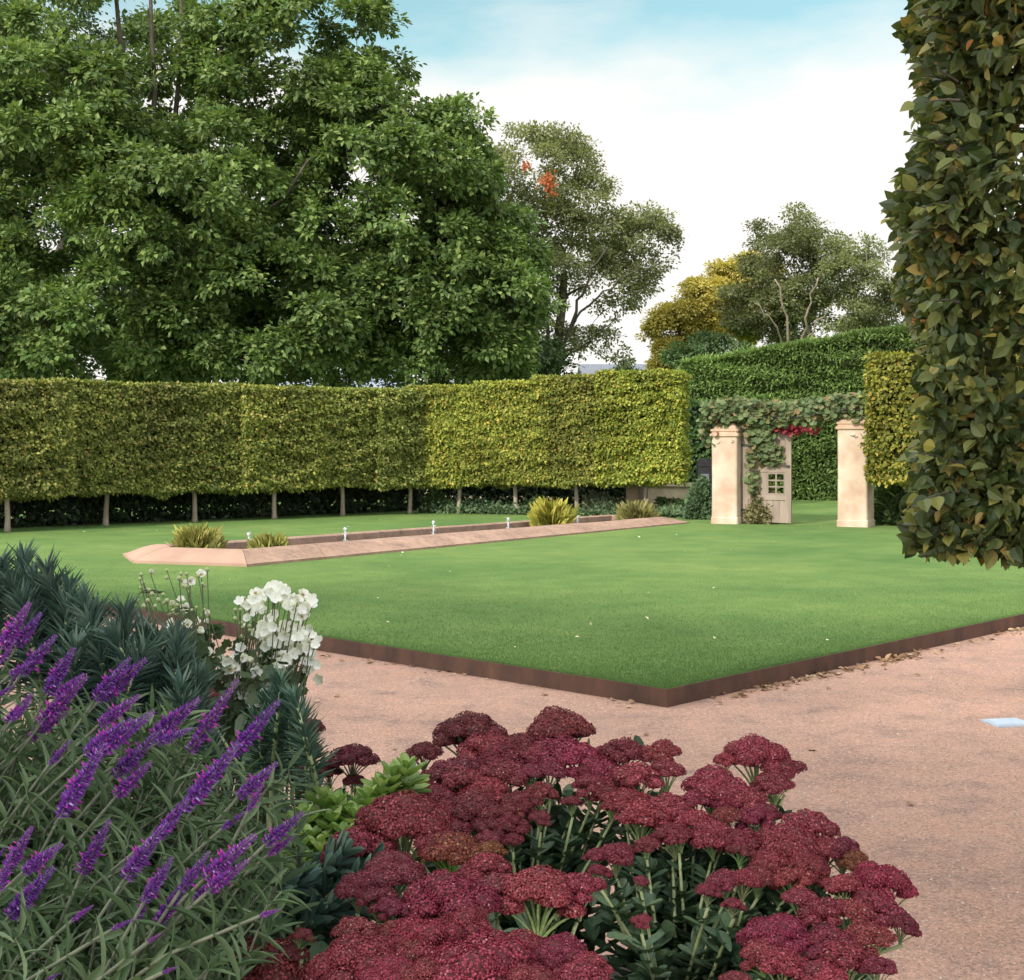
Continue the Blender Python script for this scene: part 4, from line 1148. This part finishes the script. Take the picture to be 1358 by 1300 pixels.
rgt = [(828, 994, 56, md), (878, 994, 52), (841, 1028, 66), (885, 1020, 48), (832, 1058, 62), (855, 1078, 70), (884, 1070, 54), (892, 1103, 50), (818, 1130, 48, md), (790, 1133, 28, md), (851, 1220, 26), (850, 1167, 20, md),
       (1004, 996, 82), (1024, 1035, 52), (962, 1006, 30), (950, 1039, 80), (990, 1059, 54), (1004, 1085, 46), (963, 1057, 44), (923, 1060, 46), (943, 1103, 54), (984, 1113, 54), (920, 1088, 48),
       (1075, 1093, 66), (1045, 1120, 86), (1021, 1138, 46), (1099, 1123, 46), (1133, 1138, 36, br), (960, 1164, 44), (987, 1164, 44), (973, 1198, 28), (1051, 1166, 54), (1065, 1190, 46), (1119, 1174, 48), (1166, 1168, 78),
       (1166, 1205, 66), (1133, 1208, 60), (1092, 1208, 60), (1031, 1235, 88), (1099, 1242, 54), (1153, 1238, 60), (1119, 1269, 70), (1163, 1279, 46), (1041, 1276, 70), (977, 1299, 40), (1075, 1150, 50), (1090, 1290, 60), (1010, 1262, 48)]
sedum('broad burgundy stonecrop with pale fanning stems, spilling right over the gravel', (W(900, 1340, 2.75)[0], 2.75, .29), rgt, 14, Yf=Yr, bulk=2000)
Yf_ = lambda x, y: 2.45-(y-1080)*.0028
front = [(535, 1087, 112, md), (494, 1077, 36, md), (467, 1118, 64, md), (519, 1150, 82, md), (596, 1121, 68, br), (649, 1126, 38, br), (643, 1150, 64), (596, 1192, 116), (714, 1178, 104), (765, 1174, 66), (565, 1245, 102), (528, 1230, 48, md),
         (473, 1232, 58, md), (476, 1266, 110, md), (643, 1282, 150), (519, 1290, 74), (736, 1263, 80), (782, 1278, 50), (767, 1293, 64), (615, 1228, 80), (690, 1258, 80), (570, 1290, 80), (700, 1300, 80), (660, 1175, 60, md), (500, 1190, 50, dk)]
sedum('dense stonecrop with the largest rosy burgundy heads at the bottom of the photo', (W(610, 1450, 2.1)[0], 2.1, .29), front, 8, Yf=Yf_)
sedum('dark red stonecrop at the foot of the purple sage', (W(350, 1500, 2.0)[0], 2.0, .29), [(348, 1291, 140, (.8, .7, .6)), (295, 1297, 50, dk), (385, 1262, 34, dk), (400, 1240, 30, dk), (405, 1300, 60, md)], 8, Yf=lambda x, y: 2.0)

# fresh green stonecrop rosettes without flowers
def fresh():
    root = thing('fresh_stonecrop', 'light green fleshy leaved plant between the sage and the stonecrop', 'plant', (W(450, 1250, 2.9)[0], 2.9, .28))
    rl = np.array(root.location)
    mb = MB(); st = MB()
    for (px, py) in [(425, 1130), (440, 1092), (412, 1112), (505, 1045), (520, 1030), (448, 1068), (430, 1155), (470, 1085), (400, 1085), (410, 1150), (455, 1110), (485, 1060), (430, 1060), (395, 1130), (540, 1020), (465, 1140)]:
        p = W(px, py, 2.95-(py-1030)*.002)-rl
        for ring, (k, el, s) in enumerate(((5, .9, .035), (6, .5, .05), (7, .15, .06), (6, -.05, .06))):
            a = np.arange(k)*6.283/k+ring*.5+random.random()
            A = np.stack([np.cos(a), np.sin(a), np.full(k, el)], 1)
            V, Fc = scatter(T_OVATE, np.tile(p-[0, 0, ring*.016], (k, 1)), A, np.array([0, 0, 1.0])+rdir(k)*.15, s*rng.uniform(.85, 1.15, k)); mb.add(V, Fc)
        b = np.array([p[0]*.5, p[1]*.5+random.uniform(-.03, .03), -.02])
        st.add(*tube(curve3(b, (b+p)/2+[0, 0, .05], p, 6), .005, 5))
        q = np.linspace(.5, .95, 8)[:, None]; pp = b*(1-q)+p*q
        a = rng.uniform(0, 6.28, 8)
        V, Fc = scatter(T_OVATE, pp, np.stack([np.cos(a), np.sin(a), .2+0*a], 1), np.tile([0, 0, 1.0], (8, 1)), rng.uniform(.045, .06, 8)); mb.add(V, Fc)
    mb.build('leaves', M['limeleaf'], root); st.build('stems', M['stemg'], root)
fresh()

# ------------------------------------------------------------------ foreground: purple sage
def spike_mesh(seed, thick=1.0):
    """one metre long flower spike along +Z, scaled on placing"""
    r = np.random.default_rng(seed); mb = MB()
    bud = ([(0, 0, 0), (.35, .3, .0), (.35, 0, .3), (.35, -.3, 0), (.35, 0, -.3), (1, 0, 0)],
           [(0, 2, 1), (0, 3, 2), (0, 4, 3), (0, 1, 4), (5, 1, 2), (5, 2, 3), (5, 3, 4), (5, 4, 1)])
    nw = 26
    zs = np.linspace(0, .97, nw)**.9
    for i, z in enumerate(zs):
        k = r.integers(8, 13); a = np.arange(k)*6.283/k+r.uniform(0, 6)
        wgt = (1-.78*z**1.6)*(.75+.25*min(1, z*5))
        el = .35+.5*z
        A = np.stack([np.cos(a), np.sin(a), el+r.uniform(-.25, .25, k)], 1)
        P = np.stack([.012*np.cos(a), .012*np.sin(a), z+r.uniform(-.012, .012, k)], 1)
        S = np.stack([.105*wgt*r.uniform(.75, 1.2, k)]+[.06*wgt*r.uniform(.8, 1.2, k)]*2, 1)*thick
        V, Fc = scatter(bud, P, A, r.normal(size=(k, 3)), S); mb.add(V, Fc, 0)
        # open magenta corollas in the lower half
        if z < .62:
            m = r.integers(0, 3) if z < .45 else r.integers(0, 2)
            if m:
                a = r.uniform(0, 6.28, m)
                A = np.stack([np.cos(a), np.sin(a), .3+0*a], 1)
                P = np.stack([.07*np.cos(a), .07*np.sin(a), z+.03+0*a], 1)*[wgt, wgt, 1]
                V, Fc = scatter(bud, P, A, r.normal(size=(m, 3)), np.stack([.085*wgt*r.uniform(.8, 1.2, m)]+[.075*wgt*np.ones(m)]*2, 1)); mb.add(V, Fc, 1)
    mb.add(*tube([(0, 0, -.12), (.006, 0, .3), (-.004, .004, .7), (0, 0, 1)], [.014, .012, .009, .004], 5), 2)
    o = mb.build('flower_spike', [M['calyx'], M['magenta'], M['sagestem']]); d = o.data; bpy.data.objects.remove(o); return d
SPK = [spike_mesh(300+i, t) for i, t in enumerate((1, 1.1, .9, 1.05, .95))]
def sage():
    base = np.array([W(90, 1300, 2.2)[0], 2.25, .28])
    root = thing('purple_sage', 'bushy grey green sage with many leaning purple flower spikes', 'plant', base)
    Ys = lambda y: 2.75-(y-800)*.0021
    sp = [(3, 859, 40, 799), (23, 856, 55, 813), (30, 892, 75, 842), (63, 919, 99, 859), (56, 958, 116, 896), (126, 928, 174, 872), (136, 925, 194, 874), (133, 960, 186, 922),
          (80, 1082, 140, 985), (130, 1000, 205, 943), (152, 1029, 215, 968), (205, 975, 265, 927), (252, 996, 316, 900), (245, 1072, 318, 985), (310, 1000, 371, 928), (166, 1165, 222, 1090), (210, 1110, 250, 1058),
          (318, 1056, 368, 1011), (295, 1099, 326, 1076), (353, 1119, 404, 1076), (272, 1165, 340, 1107), (209, 1225, 250, 1165), (240, 1180, 278, 1129), (192, 1195, 229, 1137), (109, 1158, 146, 1086), (8, 1155, 43, 1096),
          (13, 1215, 72, 1150), (33, 1155, 83, 1119), (96, 1221, 124, 1200), (149, 1233, 179, 1218), (-5, 1140, 8, 1122), (10, 958, 43, 920), (66, 1013, 96, 980), (60, 1302, 80, 1290), (-6, 925, 20, 908), (196, 1250, 214, 1238), (345, 1215, 372, 1206), (216, 1290, 236, 1282), (15, 905, 45, 872), (0, 880, 20, 850)]
    for q in list(sp):
        if math.hypot(q[2]-q[0], q[3]-q[1]) > 45 and random.random() < .6:
            ox, oy = random.uniform(-26, 20), random.uniform(-14, 26); k_ = random.uniform(.5, .85); an = random.uniform(-.35, .35)
            dx, dy = (q[2]-q[0])*k_, (q[3]-q[1])*k_
            dx, dy = dx*math.cos(an)-dy*math.sin(an), dx*math.sin(an)+dy*math.cos(an)
            sp.append((q[0]+ox, q[1]+oy, q[0]+ox+dx, q[1]+oy+dy))
    sl_P, sl_A, sl_N, sl_L = [], [], [], []
    for i, (x0, y0, x1, y1) in enumerate(sp):
        Y = Ys((y0+y1)/2)-.12+random.uniform(-.08, .06)
        a = W(x0, y0, Y); c = W(x1, y1, Y+random.uniform(-.3, .2)*math.hypot(x1-x0, y1-y0)*Y/F)
        L = np.linalg.norm(c-a); d = Vector(c-a).normalized()
        o = link('flower_spike', SPK[i % 5], root)
        o.location = a-base
        o.rotation_mode = 'QUATERNION'; o.rotation_quaternion = Vector((0, 0, 1)).rotation_difference(d)
        th = np.clip(.2/L, .8, 2.0)*(.62 if L < .06 else .8)
        o.scale = (L*th, L*th, L)
        v = random.uniform(.85, 1.15); o.color = (v*random.uniform(.9, 1.15), v, v, 1)
        s = np.array([(a[0]-base[0])*.45, (a[1]-base[1])*.4+.35, 0])
        e = a-base
        pts = curve3(s, e-np.array(d)*np.linalg.norm(e-s)*.5, e, 8)
        MB().add(*tube(pts, np.linspace(.0042, .0024, 8), 5)).build('stem', M['sagestem'], root, True)
        nl = 9 if L > .06 else 14
        tq = np.repeat(np.linspace(.5, .97, nl), 2)[:, None]; mq = 2*nl
        c_ = e-np.array(d)*np.linalg.norm(e-s)*.5
        PQ = (1-tq)**2*s+2*tq*(1-tq)*c_+tq**2*e
        dv = np.array(d); x_ = nrm(np.cross(dv, [.3, .9, .1])); y_ = np.cross(dv, x_)
        ph = np.repeat(np.arange(nl)*1.57, 2); ph[1::2] += math.pi; ph += rng.normal(0, .25, mq)
        AQ = np.cos(ph)[:, None]*x_+np.sin(ph)[:, None]*y_+dv*.6
        Lq = rng.uniform(.04, .072, mq)
        sl_P.append(PQ); sl_A.append(AQ); sl_N.append(np.tile(dv, (mq, 1))+rng.normal(0, .2, (mq, 3))); sl_L.append(Lq)
    # leafy shoots
    mb = MB(); st = MB()
    Lq = np.concatenate(sl_L)
    V, Fc = scatter(T_LANCE, np.concatenate(sl_P), np.concatenate(sl_A), np.concatenate(sl_N), np.stack([Lq, Lq*.85, Lq*rng.uniform(.5, 1.5, len(Lq))], 1)); mb.add(V, Fc)
    for k in range(400):
        py = random.uniform(930, 1330); px = random.uniform(-60, 300 if py < 1020 else 385)
        if py < 1010 and px > 250: continue
        if py > 1235 and px > 330: continue
        Y = Ys(py)+random.uniform(.0, .4)
        tip = W(px, py, Y)-base
        d = nrm(np.array([.35, -.1, .85])+rng.normal(0, .28, 3)); ln = random.uniform(.2, .34)
        b = tip-d*ln
        st.add(*tube(curve3(b, (b+tip)/2+rng.normal(0, .01, 3), tip, 5), [.003, .0028, .0025, .002, .0015], 4, False))
        m = 8
        t = np.repeat(np.linspace(.12, 1, m), 2); n = 2*m
        P = b+(tip-b)*t[:, None]
        x = nrm(np.cross(d, rng.normal(size=3))); y = np.cross(d, x)
        ph = np.repeat(np.arange(m)*1.57, 2); ph[1::2] += math.pi; ph += rng.normal(0, .2, n)
        out = np.cos(ph)[:, None]*x+np.sin(ph)[:, None]*y
        A = out+d*(.35+.5*t[:, None])+rng.normal(0, .12, (n, 3))
        Ln = rng.uniform(.065, .105, n)*(1.1-.55*t)
        V, Fc = scatter(T_LANCE, P, A, d+rng.normal(0, .15, (n, 3)), np.stack([Ln, Ln*.85, Ln*rng.uniform(.5, 1.5, n)], 1)); mb.add(V, Fc)
    mb.build('leaves', M['sage'], root); st.build('leafy_stems', M['sagestem'], root)
sage()

# ------------------------------------------------------------------ foreground: spurge
def spurge(label, base, tips, Yf, ln=.26, leafL=.065, n=85, tint=(1, 1, 1, 1), T=T_NEEDLE, wid=1.0, dirs=None):
    root = thing('spurge', label, 'plant', base, 'blue green spurge plants')
    base = np.array(base, float)
    mb = MB(); st = MB()
    for i, tp in enumerate(tips):
        px, py = tp[:2]
        tip = W(px, py, Yf(px, py)+random.uniform(-.1, .1))-base
        s = np.array([tip[0]*.45, tip[1]*.45, 0])
        d = nrm(nrm(tip-s)*.5+np.array([0, -.1, .8])+rng.normal(0, .18, 3)) if dirs is None else nrm(np.array(dirs[i % len(dirs)])+rng.normal(0, .05, 3))
        b = tip-d*ln
        st.add(*tube(curve3(s, b-d*.1, b, 6), .006, 6)); st.add(*tube([b, (b+tip)/2, tip-d*.01], [.006, .0055, .003], 6))
        t = rng.uniform(0, 1, n)**.8; ph = np.arange(n)*2.39996
        x = nrm(np.cross(d, rng.normal(size=3))); y = np.cross(d, x)
        out = np.cos(ph)[:, None]*x+np.sin(ph)[:, None]*y
        A = out*(1-.45*t[:, None])+d*(.15+.95*t[:, None])+rng.normal(0, .1, (n, 3))
        L = leafL*rng.uniform(.8, 1.15, n)*(1.05-.25*t)
        V, Fc = scatter(T, b+(tip-b)*t[:, None], A, d+rng.normal(0, .1, (n, 3)), np.stack([L, L*wid, L], 1)); mb.add(V, Fc)
    o = mb.build('leaves', M['spurge'], root); o.color = tint
    st.build('stems', M['stemg'], root, True)
tips = [(x, y) for x, y in [(30, 745), (62, 757), (0, 752), (90, 785), (75, 775), (45, 770), (15, 775), (128, 812), (112, 800), (165, 818), (150, 845), (190, 838), (210, 850), (233, 845), (250, 880), (222, 885), (200, 895), (262, 905),
        (108, 835), (30, 800), (60, 810), (85, 830), (140, 880), (170, 890), (240, 915), (215, 930), (255, 940), (180, 930), (-20, 765), (-30, 800), (120, 860), (235, 860), (225, 905), (190, 865), (100, 860)]]
spurge('large clump of dark blue green spiky spurge behind the purple sage', (W(110, 1100, 3.2)[0], 3.2, .28), tips, lambda x, y: 3.35-(y-745)*.0015, .24, .08, 170)
spurge('single upright spurge shoots below the white anemone', (W(385, 1100, 3.0)[0], 3.0, .28), [(372, 908), (392, 928), (402, 950), (380, 945), (355, 925), (340, 950)], lambda x, y: 3.0, .2, .062, 130, (.85, .95, .85, 1))
spurge('broad leaved blue grey spurge leaning in front of the fresh green plant', (W(400, 1330, 2.35)[0], 2.4, .28), [(500, 1185), (488, 1150), (470, 1140), (485, 1205), (455, 1130), (420, 1160), (400, 1170), (440, 1200)], lambda x, y: 2.35, .2, .062, 60, (.9, .95, .95, 1), T_OVATE, .62, [(.8, -.1, .35), (.6, -.2, .6), (.5, -.1, .7)])

# ------------------------------------------------------------------ foreground: white anemones
def flower_mesh(seed, openness):
    r = np.random.default_rng(seed); mb = MB()
    for lay, (k, el) in enumerate(((5, openness), (4, openness+.25))):
        a = np.arange(k)*6.283/k+lay*.6+r.uniform(-.15, .15, k)
        A = np.stack([np.cos(a), np.sin(a), np.full(k, el)+r.uniform(-.12, .12, k)], 1)
        v, f = strip_leaf([(0, .06), (.3, .28), (.62, .4), (.88, .3), (1, .08)], -.22, .2)
        V, Fc = scatter((v, f), np.zeros((k, 3)), A, np.tile([0, 0, 1.0], (k, 1))+r.normal(0, .1, (k, 3)), np.full(k, .5)); mb.add(V, Fc)
    o = mb.build('flower', M['petal'], None, True); d = o.data; bpy.data.objects.remove(o); return d
def centre_mesh():
    mb = MB()
    n = 60; d = rdir(n); d[:, 2] = np.abs(d[:, 2]); P = d*.11+[0, 0, .02]
    V, Fc = scatter(T_SPR, P*.3, d, rdir(n), .16*np.ones(n)); mb.add(V, Fc)
    o = mb.build('flower_centre', M['yellow']); dd = o.data; bpy.data.objects.remove(o); return dd
def anemone():
    FL = [flower_mesh(400+i, o) for i, o in enumerate((.15, .3, .5, .9, 1.6, .2))]; CM = centre_mesh()
    Y0 = 4.0
    base = np.array([W(320, 1000, Y0)[0], Y0, .2])
    root = thing('white_anemone', 'tall white flowering anemone in front of the gravel and lawn edge', 'plant', base)
    pos = [(200, 761), (252, 771), (267, 763), (247, 776), (229, 803), (246, 806), (229, 828), (249, 829), (260, 826), (275, 826), (278, 815), (275, 866), (295, 876), (312, 887), (240, 797), (262, 838)]
    k = 0
    cl = [(340, 800, 18, 16, 9), (366, 783, 12, 12, 8), (395, 806, 20, 14, 14), (360, 838, 24, 20, 18), (395, 846, 22, 18, 16), (410, 870, 12, 20, 10), (330, 880, 26, 14, 12), (375, 880, 26, 16, 12), (345, 915, 22, 18, 9), (300, 880, 14, 10, 4)]
    for (x, y, sx, sy, n) in cl:
        for _ in range(int(n*2.3)): pos.append((x+random.gauss(0, sx*.55), y+random.gauss(0, sy*.55)))
    st = MB(); bud_me = None; lv = MB()
    def stem_to(e, r=.0018):
        s = np.array([random.uniform(-.12, .12)+e[0]*.25, random.uniform(-.08, .08), 0])
        st.add(*tube(curve3(s, (s+e)/2+[-(e[0])*.15, 0, .12], e, 7), [.0028, .0026, .0024, .002, .002, .0018, .0015], 5, False))
    extra = MB(); random.seed(77); head = pos[:16]; tail = pos[16:]; random.shuffle(tail); pos = head+tail
    for i, (px, py) in enumerate(pos):
        Yx = Y0+random.uniform(-.22, .22)
        p = W(px, py, Yx)-base
        kk = i % 6 if i != 0 else 4
        if i >= 96:
            k_ = 5; a_ = np.arange(k_)*6.283/k_+random.random(); ax = nrm(np.array([random.uniform(-.5, .5), -.8, random.uniform(-.2, .8)])); u_ = nrm(np.cross(ax, [0, 0, 1])); v_ = np.cross(ax, u_)
            A_ = np.cos(a_)[:, None]*u_+np.sin(a_)[:, None]*v_+ax*random.uniform(.1, .9)
            v, f = strip_leaf([(0, .06), (.3, .28), (.62, .4), (.88, .3), (1, .08)], -.22, .2)
            V, Fc = scatter((v, f), np.tile(p, (k_, 1)), A_, np.tile(ax, (k_, 1)), np.full(k_, .019)); extra.add(V, Fc)
            if i % 2: stem_to(p)
            continue
        o = link('flower', FL[kk], root)
        o.location = p; s = random.uniform(.03, .041)
        o.scale = (s, s, s)
        o.rotation_euler = (random.uniform(.3, 1.5), random.uniform(-.5, .5), random.uniform(-1.0, 1.0))
        o.rotation_mode = 'XYZ'
        c = link('flower_centre', CM, o)
        if i % 2 == 0 or i < 16: stem_to(p-[0, 0, .004])
    eo = extra.build('flowers', M['petal'], root, True); tag(eo, kind='stuff')
    for _ in range(75):
        if random.random() < .5: px, py = random.uniform(178, 275), random.uniform(752, 815)
        else: px, py = random.uniform(310, 380), random.uniform(790, 900)
        p = W(px, py, Y0+random.uniform(-.15, .15))-base
        n = 1
        oc = [(1, 0, 0), (0, 1, 0), (-1, 0, 0), (0, -1, 0), (0, 0, 1), (0, 0, -1)]
        if bud_me is None:
            bo = MB().add(*tube([(0, 0, -1), (0, 0, -.6), (0, 0, .1), (0, 0, .7), (0, 0, 1)], [.25, .8, 1, .65, .1], 8)).build('bud', M['stemg'], root, True); bud_me = bo.data
        else: bo = link('bud', bud_me, root)
        bo.location = p; bo.scale = (random.uniform(.0045, .0075),)*3
        if random.random() < .6: stem_to(p)
    n = 420
    px = np.where(rng.uniform(0, 1, n) < .3, rng.uniform(225, 290, n), rng.uniform(275, 400, n)); py = np.where(px < 275, rng.uniform(835, 870, n), rng.uniform(850, 1000, n))
    P = np.stack([(px-CX)/F*Y0, np.full(n, Y0)+rng.uniform(-.25, .15, n), CAMZ-(py-HY)/F*Y0], 1)-base
    A = rdir(n)+[0, -.2, -.1]
    V, Fc = scatter(T_LOBE, P, A, np.array([0, -.4, .8])+rdir(n)*.5, rng.uniform(.03, .065, n)); lv.add(V, Fc)
    for (x, y) in ((200, 787), (196, 784), (205, 786), (250, 808), (240, 812)):
        p = W(x, y, Y0)-base
        a = rng.uniform(0, 6.28, 6); V, Fc = scatter(T_LANCE, np.tile(p, (6, 1)), np.stack([np.cos(a), np.sin(a), .3+0*a], 1), np.tile([0, 0, 1.0], (6, 1)), np.full(6, .04)); lv.add(V, Fc)
    st.build('stems', M['anemstem'], root, True); lv.build('leaves', M['anemleaf'], root)
anemone()

# ------------------------------------------------------------------ light, sky, camera
SUN_EL = R(33); sd = np.array([-.61, -.79]); sd = sd/np.linalg.norm(sd)
to_sun = Vector((sd[0]*math.cos(SUN_EL), sd[1]*math.cos(SUN_EL), math.sin(SUN_EL)))
sl = bpy.data.lights.new('sun', 'SUN'); sl.energy = 2.8; sl.angle = R(1.8); sl.color = (1, .93, .8)
so = bpy.data.objects.new('sun', sl); COL.objects.link(so)
so.rotation_euler = to_sun.to_track_quat('Z', 'Y').to_euler(); so.location = (-20, -25, 30)

w = bpy.data.worlds.new('World'); scene.world = w; w.use_nodes = True
nt = w.node_tree; nt.nodes.clear()
out = nt.nodes.new('ShaderNodeOutputWorld'); bg = nt.nodes.new('ShaderNodeBackground'); bg.inputs[1].default_value = .1
sky = nt.nodes.new('ShaderNodeTexSky'); sky.sky_type = 'NISHITA'; sky.sun_disc = False
sky.sun_elevation = SUN_EL; sky.sun_rotation = math.atan2(sd[0], sd[1]); sky.air_density = 1.0; sky.dust_density = .6
tc = nt.nodes.new('ShaderNodeTexCoord'); mp = nt.nodes.new('ShaderNodeMapping'); mp.inputs['Scale'].default_value = (1, 1, 2.6); mp.inputs['Location'].default_value = (.35, .0, .12)
nt.links.new(tc.outputs['Generated'], mp.inputs[0])
ns = N_(nt, 'ShaderNodeTexNoise', Scale=2.6, Detail=7.0, Roughness=.55); nt.links.new(mp.outputs[0], ns.inputs['Vector'])
sx = nt.nodes.new('ShaderNodeSeparateXYZ'); nt.links.new(tc.outputs['Generated'], sx.inputs[0])
mr = nt.nodes.new('ShaderNodeMapRange'); mr.inputs[1].default_value = .295; mr.inputs[2].default_value = .205; mr.inputs[3].default_value = -.13; mr.inputs[4].default_value = .3
nt.links.new(sx.outputs[2], mr.inputs[0])
up_ = nt.nodes.new('ShaderNodeMapRange'); up_.inputs[1].default_value = .36; up_.inputs[2].default_value = .6; up_.inputs[3].default_value = 0; up_.inputs[4].default_value = .26
nt.links.new(sx.outputs[2], up_.inputs[0])
a0 = N_(nt, 'ShaderNodeMath', operation='ADD'); nt.links.new(ns.outputs[0], a0.inputs[0]); nt.links.new(up_.outputs[0], a0.inputs[1])
ad = N_(nt, 'ShaderNodeMath', operation='ADD'); nt.links.new(a0.outputs[0], ad.inputs[0]); nt.links.new(mr.outputs[0], ad.inputs[1])
cf = ramp(nt, ad.outputs[0], [(.42, (.1,)*3), (.66, (1, 1, 1))])
sv = nt.nodes.new('ShaderNodeCombineXYZ')
for i_ in range(3): sv.inputs[i_].default_value = to_sun[i_]
dt = N_(nt, 'ShaderNodeVectorMath', operation='DOT_PRODUCT'); nt.links.new(tc.outputs['Generated'], dt.inputs[0]); nt.links.new(sv.outputs[0], dt.inputs[1])
mb_ = nt.nodes.new('ShaderNodeMapRange'); mb_.inputs[1].default_value = -.3; mb_.inputs[2].default_value = .4; mb_.inputs[3].default_value = 7.2; mb_.inputs[4].default_value = 19.0
nt.links.new(dt.outputs['Value'], mb_.inputs[0])
cb = nt.nodes.new('ShaderNodeCombineColor')
for i_, wv in enumerate((1.0, .97, .93)):
    mw = N_(nt, 'ShaderNodeMath', operation='MULTIPLY'); nt.links.new(mb_.outputs[0], mw.inputs[0]); mw.inputs[1].default_value = wv; nt.links.new(mw.outputs[0], cb.inputs[i_])
skyc = mixc(nt, 1.0, sky.outputs[0], (1.1, 1.42, 1.08), 'MULTIPLY')
cm = mixc(nt, cf, skyc, cb.outputs[0])
nt.links.new(cm, bg.inputs[0]); nt.links.new(bg.outputs[0], out.inputs[0])

cam = bpy.data.cameras.new('camera'); co = bpy.data.objects.new('camera', cam); COL.objects.link(co)
co.location = (0, 0, CAMZ); co.rotation_euler = (R(90), 0, 0)
cam.sensor_fit = 'HORIZONTAL'; cam.sensor_width = 36; cam.lens = F/1358*36
cam.shift_y = -(650-HY)/1358; cam.clip_start = .05; cam.clip_end = 3000
scene.camera = co
scene.view_settings.view_transform = 'Standard'; scene.view_settings.look = 'None'
scene.view_settings.exposure = .58; scene.view_settings.gamma = 1
scene.cycles.max_bounces = 6; scene.cycles.diffuse_bounces = 3; scene.cycles.glossy_bounces = 2; scene.cycles.transmission_bounces = 3
scene.cycles.use_denoising = True
